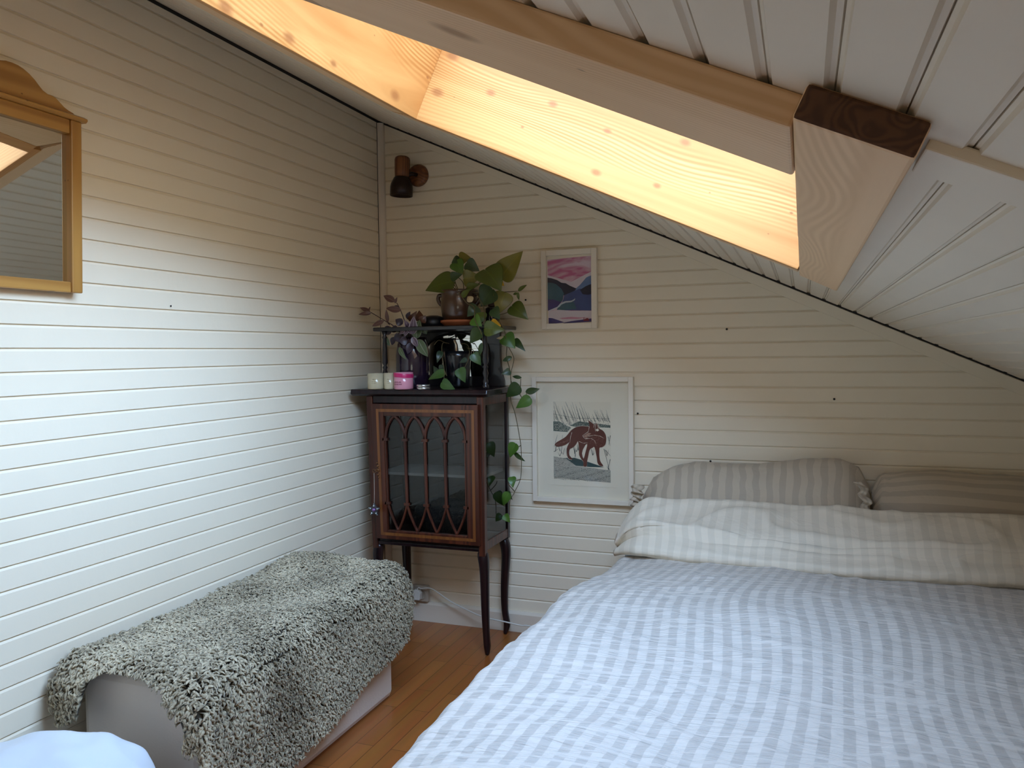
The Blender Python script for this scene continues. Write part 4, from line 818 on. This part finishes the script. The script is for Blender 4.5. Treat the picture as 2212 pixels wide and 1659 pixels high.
def fleece(u, v):
    wv = -.16 + u * 1.27; t0, t1 = lerp_tab(TMIN, wv), lerp_tab(TMAX, wv); t = t0 + (t1 - t0) * v
    return t, min(wv, wmax(t))
sk = thing('sheepskin', (.25, -1.2, .38), 'curly grey beige sheepskin draped over the storage bench', 'sheepskin')
bm = bmesh.new(); NU, NV = 130, 90
grid(bm, NU, NV, lambda u, v: drape(*fleece(u, v)))
bmesh.ops.remove_doubles(bm, verts=bm.verts, dist=.0004)
finish('hide', bm, mat('hide_leather', (.07, .055, .035), .9), sk, smooth=True, solid=.004)
# wool locks: one mesh of thousands of small bent tapered curls
rng = random.Random(5); vs = []; fs = []; cols = []
def add_lock(p, n, tdir, ln, rd, col):
    base = len(vs); sd = n.cross(tdir).normalized(); tw = rng.uniform(-1, 1)
    segs = 5
    for i in range(segs):
        a = i / (segs - 1)
        c = p + n * (ln * .80 * math.sin(a * 2.1)) + tdir * (ln * .75 * a ** 1.3) + sd * (ln * .5 * math.sin(a * 3.4) * tw)
        r = rd * (.75 + .5 * math.sin(a * 2.6)) * (1 - .55 * a ** 3)
        nn = (n * math.cos(a * 1.5) - tdir * math.sin(a * 1.2)).normalized()
        for k in range(5):
            q = 2 * math.pi * k / 5; vs.append(c + (sd * math.cos(q) + nn * math.sin(q)) * r); cols.append(col * (.30 + .85 * a))  # shade between locks put into the colour: dark roots, light tips
    for i in range(segs - 1):
        for k in range(5): fs.append((base + i * 5 + k, base + i * 5 + (k + 1) % 5, base + (i + 1) * 5 + (k + 1) % 5, base + (i + 1) * 5 + k))
    fs.append(tuple(base + (segs - 1) * 5 + k for k in range(5)))
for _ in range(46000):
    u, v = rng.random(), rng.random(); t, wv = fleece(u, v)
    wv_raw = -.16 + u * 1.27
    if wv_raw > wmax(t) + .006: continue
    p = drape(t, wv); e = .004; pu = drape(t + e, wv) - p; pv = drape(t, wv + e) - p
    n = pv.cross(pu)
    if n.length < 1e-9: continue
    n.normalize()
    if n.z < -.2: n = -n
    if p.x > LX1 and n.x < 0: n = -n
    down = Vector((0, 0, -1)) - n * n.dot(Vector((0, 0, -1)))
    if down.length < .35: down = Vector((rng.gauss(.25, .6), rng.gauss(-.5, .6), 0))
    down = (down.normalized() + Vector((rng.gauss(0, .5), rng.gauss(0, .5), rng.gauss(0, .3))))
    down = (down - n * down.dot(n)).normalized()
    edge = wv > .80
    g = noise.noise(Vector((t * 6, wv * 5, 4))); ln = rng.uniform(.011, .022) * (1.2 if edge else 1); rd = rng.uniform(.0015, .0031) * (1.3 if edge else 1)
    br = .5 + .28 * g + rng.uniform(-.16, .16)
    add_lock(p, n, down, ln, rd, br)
me = bpy.data.meshes.new('wool'); me.from_pydata([tuple(q) for q in vs], [], fs); me.update()
ca = me.color_attributes.new('tone', 'FLOAT_COLOR', 'POINT'); ca.data.foreach_set('color', np.repeat(np.array(cols, np.float32), 4))
me.polygons.foreach_set('use_smooth', [True] * len(me.polygons))
wm_ = bpy.data.materials.new('sheep_wool'); wm_.use_nodes = True; nt = wm_.node_tree; b = nt.nodes['Principled BSDF']; b.inputs['Roughness'].default_value = .7; b.inputs['Sheen Weight'].default_value = .25; b.inputs['Specular IOR Level'].default_value = .3
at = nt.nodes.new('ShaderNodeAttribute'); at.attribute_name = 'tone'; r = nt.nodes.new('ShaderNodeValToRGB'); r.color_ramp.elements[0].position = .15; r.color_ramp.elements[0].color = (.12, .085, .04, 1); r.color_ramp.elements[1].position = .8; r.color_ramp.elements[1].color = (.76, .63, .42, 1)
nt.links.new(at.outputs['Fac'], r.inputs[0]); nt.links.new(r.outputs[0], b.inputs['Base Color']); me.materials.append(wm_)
wo = bpy.data.objects.new('wool', me); COL.objects.link(wo); wo.parent = sk; wo.matrix_local = Matrix.Translation(sk.location).inverted(); wo['kind'] = 'stuff'

# ------------------------------------------------------------------ bed
BX0, BX1, BY0 = 1.165, 2.90, -2.75
bed = thing('double_bed', (2.0, -1.3, 0), 'low double bed under the sloping ceiling', 'bed')
greyb = mat('pale_grey_bed', (.42, .42, .40), .6)
boxo('bed_base', BX0 + .02, BX1, BY0, -.05, .08, .24, greyb, bed, .01)
boxo('mattress', BX0 + .01, BX1, BY0, -.055, .245, .425, mat('mattress_white', (.7, .7, .68), .9), bed, .03)
for x in (BX0 + .08, BX1 - .08):
    for y in (BY0 + .1, -.15): boxo('leg', x - .025, x + .025, y - .025, y + .025, 0, .08, greyb, bed)
boxo('headboard', BX0 - .037, BX1, -.042, -.016, .20, .535, greyb, bed, .004)
fb = lambda x, y, z: noise.noise(Vector((x, y, z)))
def duvet_z(x, y):
    z = .478 + .022 * fb(x * 1.3, y * 1.1, 1) + .012 * fb(x * 3.2, y * 2.6, 5)
    z += .008 * (1 - abs(fb(x * 4, y * 11 + 3 * fb(x * 2, y * 2, 7), 9))) ** 4 + .0020 * fb(x * 16, y * 34, 2)
    z += .018 * math.exp(-((x - 1.75) ** 2 / .35 + (y + 1.2) ** 2 / 1.2))
    # soft pull folds
    a = (x - 1.0) * .9 + (y + 1.0) * .5
    z += .006 * math.sin(a * 22 + 4 * fb(x * 2, y * 2, 3)) * max(0, fb(x * 1.5, y * 1.5, 8))
    return z
W_ = BX1 - BX0 + .05; DR = .33; RR = .055
def duvet_p(u, v):
    y = -.38 - v * (BY0 + .38) * -1 if False else -.36 + v * (BY0 + .30 + .36 - .30 + .0)
    s_ = u * (W_ + DR) - DR          # <0 = hanging side
    kf = min(1, max(0, (-y - .42) / .45)); xe = BX0 - .004 - .072 * kf * kf * (3 - 2 * kf) + .012 * fb(1, y * 3, 2)
    if s_ >= RR:
        x = xe + s_ - .0; z = duvet_z(x, y)
        k = min(1, (s_ - RR) / .22); z -= .020 * (1 - k) ** 2
    else:
        a = (RR - s_) / RR
        if a < math.pi / 2: x = xe + RR - RR * math.sin(a); z = duvet_z(xe + RR, y) - .020 - RR * (1 - math.cos(a))
        else:
            dn = (a - math.pi / 2) * RR; x = xe + .010 * math.sin(y * 14 + 2 * fb(0, y * 3, 1)) * min(1, dn / .1) - .012 * min(1, dn / .1); z = duvet_z(xe + RR, y) - .020 - RR - dn
    return Vector((x, y, max(z, .06)))
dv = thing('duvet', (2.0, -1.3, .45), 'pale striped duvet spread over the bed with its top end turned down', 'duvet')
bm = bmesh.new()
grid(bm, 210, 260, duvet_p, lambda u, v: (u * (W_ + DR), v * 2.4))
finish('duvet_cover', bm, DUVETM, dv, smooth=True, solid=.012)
# turned-down top end: a soft roll lying on the duvet
def fold_p(u, v):
    x = BX0 - .012 + u * (BX1 - BX0 + .03); lx = x
    yf = lerp_tab([(1.15, -.345), (1.25, -.44), (1.45, -.50), (1.8, -.53), (2.2, -.52), (2.6, -.46), (3, -.46)], lx)
    zc = .485
    prof = [(0, yf + .05, zc), (.05, yf + .012, zc + .006), (.10, yf - .002, zc + .020), (.16, yf + .004, zc + .038), (.28, yf + .06, zc + .058), (.5, (yf - .26) / 2 - .03, zc + .105), (.68, -.285, zc + .155), (.78, -.245, zc + .172), (.86, -.215, zc + .165), (.94, -.20, zc + .12), (1, -.20, zc)]
    y = lerp_tab([(a, b) for a, b, c in prof], v); z = lerp_tab([(a, c) for a, b, c in prof], v)
    k = min(1, (x - BX0 + .012) / .14); z = zc - .055 + (z - zc + .055) * (1 - (1 - k) ** 2.2 * .60)
    amp = math.sin(math.pi * min(1, max(0, v)))
    z += amp * (.018 * fb(x * 3.3, v * 3, 3) + .008 * fb(x * 9, v * 7, 4) + .016 * (1 - abs(fb(x * 3 + v * 3, v * 5 - x * 2.5, 8))) ** 6)
    y += amp * .015 * fb(x * 2.5, v * 2, 6)
    return Vector((x, y, z))
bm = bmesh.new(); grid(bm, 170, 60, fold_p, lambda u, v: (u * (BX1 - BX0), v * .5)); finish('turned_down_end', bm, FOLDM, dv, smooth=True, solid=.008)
def pillow(name, x0, x1, tops, zb, yc_, th, label, seed, turned=False):
    t = thing(name, ((x0 + x1) / 2, yc_, zb), label, 'pillow', 'pillows at the head of the bed')
    def P(u, v):
        x = x0 + (x1 - x0) * u; a = v * 2 * math.pi
        zt = lerp_tab(tops, x); e = 2 * u - 1; prof = max(.10, (1 - abs(e) ** 4.5)) ** .6
        hz = (zt - zb) / 2; cz = (zt + zb) / 2
        ca, sa = math.cos(a), math.sin(a)
        q = Vector((ca * 1.6, e * 3, sa * 1.6 + seed))
        k = 1 + .05 * noise.noise(q * 1.1) + .025 * noise.noise(q * 3)
        if u < .07 or u > .95: k += .10 * noise.noise(Vector((ca * 5, sa * 5, u * 30 + seed)))
        zz = cz + hz * math.copysign(abs(sa) ** .8, sa) * (.80 + .20 * prof) * k
        yy = yc_ - .05 * (zz - cz) / max(hz, .01) * -1 + th * math.copysign(abs(ca) ** .9, ca) * prof * k * (1 - .25 * sa)
        return Vector((x + .008 * noise.noise(q * 2), min(yy, -.012), max(zz, .47)))
    bm = bmesh.new(); grid(bm, 90, 49, P, lambda u, v: (v * .9, u * .8) if turned else (u * (x1 - x0), v * .9))
    V = [v for v in bm.verts]
    bmesh.ops.remove_doubles(bm, verts=bm.verts, dist=.0002)
    bmesh.ops.holes_fill(bm, edges=bm.edges, sides=0)
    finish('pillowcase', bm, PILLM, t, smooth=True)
    return t
pt = pillow('bed_pillow', 1.215, 2.04, [(1.215, .655), (1.25, .725), (1.33, .765), (1.42, .782), (1.50, .783), (1.66, .785), (1.76, .800), (1.86, .815), (1.95, .822), (2.00, .80), (2.04, .74)], .505, -.128, .075, 'striped beige pillow leaning on the board wall at the left of the bed', 1)
bm = bmesh.new()         # ruffled open end of the pillowcase
grid(bm, 40, 8, lambda u, v: Vector((1.232 - .045 * v + .006 * math.sin(u * 40), -.145 + (.05 + .012 * math.sin(u * 55)) * (-1 if True else 1) * (1 - .3 * v) + .010 * math.sin(u * 33 + v * 3), .545 + .15 * u + .01 * v)), lambda u, v: (v * .1, u))
finish('pillowcase_hem', bm, PILLM, pt, smooth=True, solid=.003)
bm = bmesh.new()
grid(bm, 50, 8, lambda u, v: Vector((2.010 + .028 * v + .007 * math.sin(u * 30) - .02 * (2 * u - 1) ** 2, -.15 - .075 * math.sin(u * 2.6) + .012 * math.sin(u * 42 + v * 2), .55 + .20 * u)), lambda u, v: (v * .1, u))
finish('pillowcase_hem', bm, PILLM, pt, smooth=True, solid=.003)
pillow('bed_pillow', 2.055, 2.83, [(2.055, .72), (2.08, .77), (2.2, .78), (2.5, .775), (2.7, .76), (2.83, .70)], .50, -.105, .07, 'shaded pillow with lengthwise stripes at the right, deep under the slope', 9, True)

# white bedding heap at the lower left
bm = bmesh.new()
def heap(u, v):
    a = u * 2 * math.pi; r = math.sin(v * math.pi / 2); ca, sa = math.cos(a), math.sin(a)
    k = 1 + .08 * noise.noise(Vector((r * ca * 1.5, r * sa * 1.5, 4))) + .03 * noise.noise(Vector((r * ca * 5, r * sa * 5, 2)))
    x = .27 + .30 * r ** .8 * ca * k; y = -2.06 + .27 * r ** .8 * sa * k; z = .39 * math.cos(v * math.pi / 2) ** .5 * k
    return Vector((max(x, .006), min(y, -1.76), max(z, .001)))
grid(bm, 90, 50, heap, lambda u, v: (u, v)); bmesh.ops.remove_doubles(bm, verts=bm.verts, dist=.0003)
tag(finish('folded_duvet', bm, WHITEC, smooth=True), 'rounded heap of white bedding on the floor in front of the bench', 'bedding')
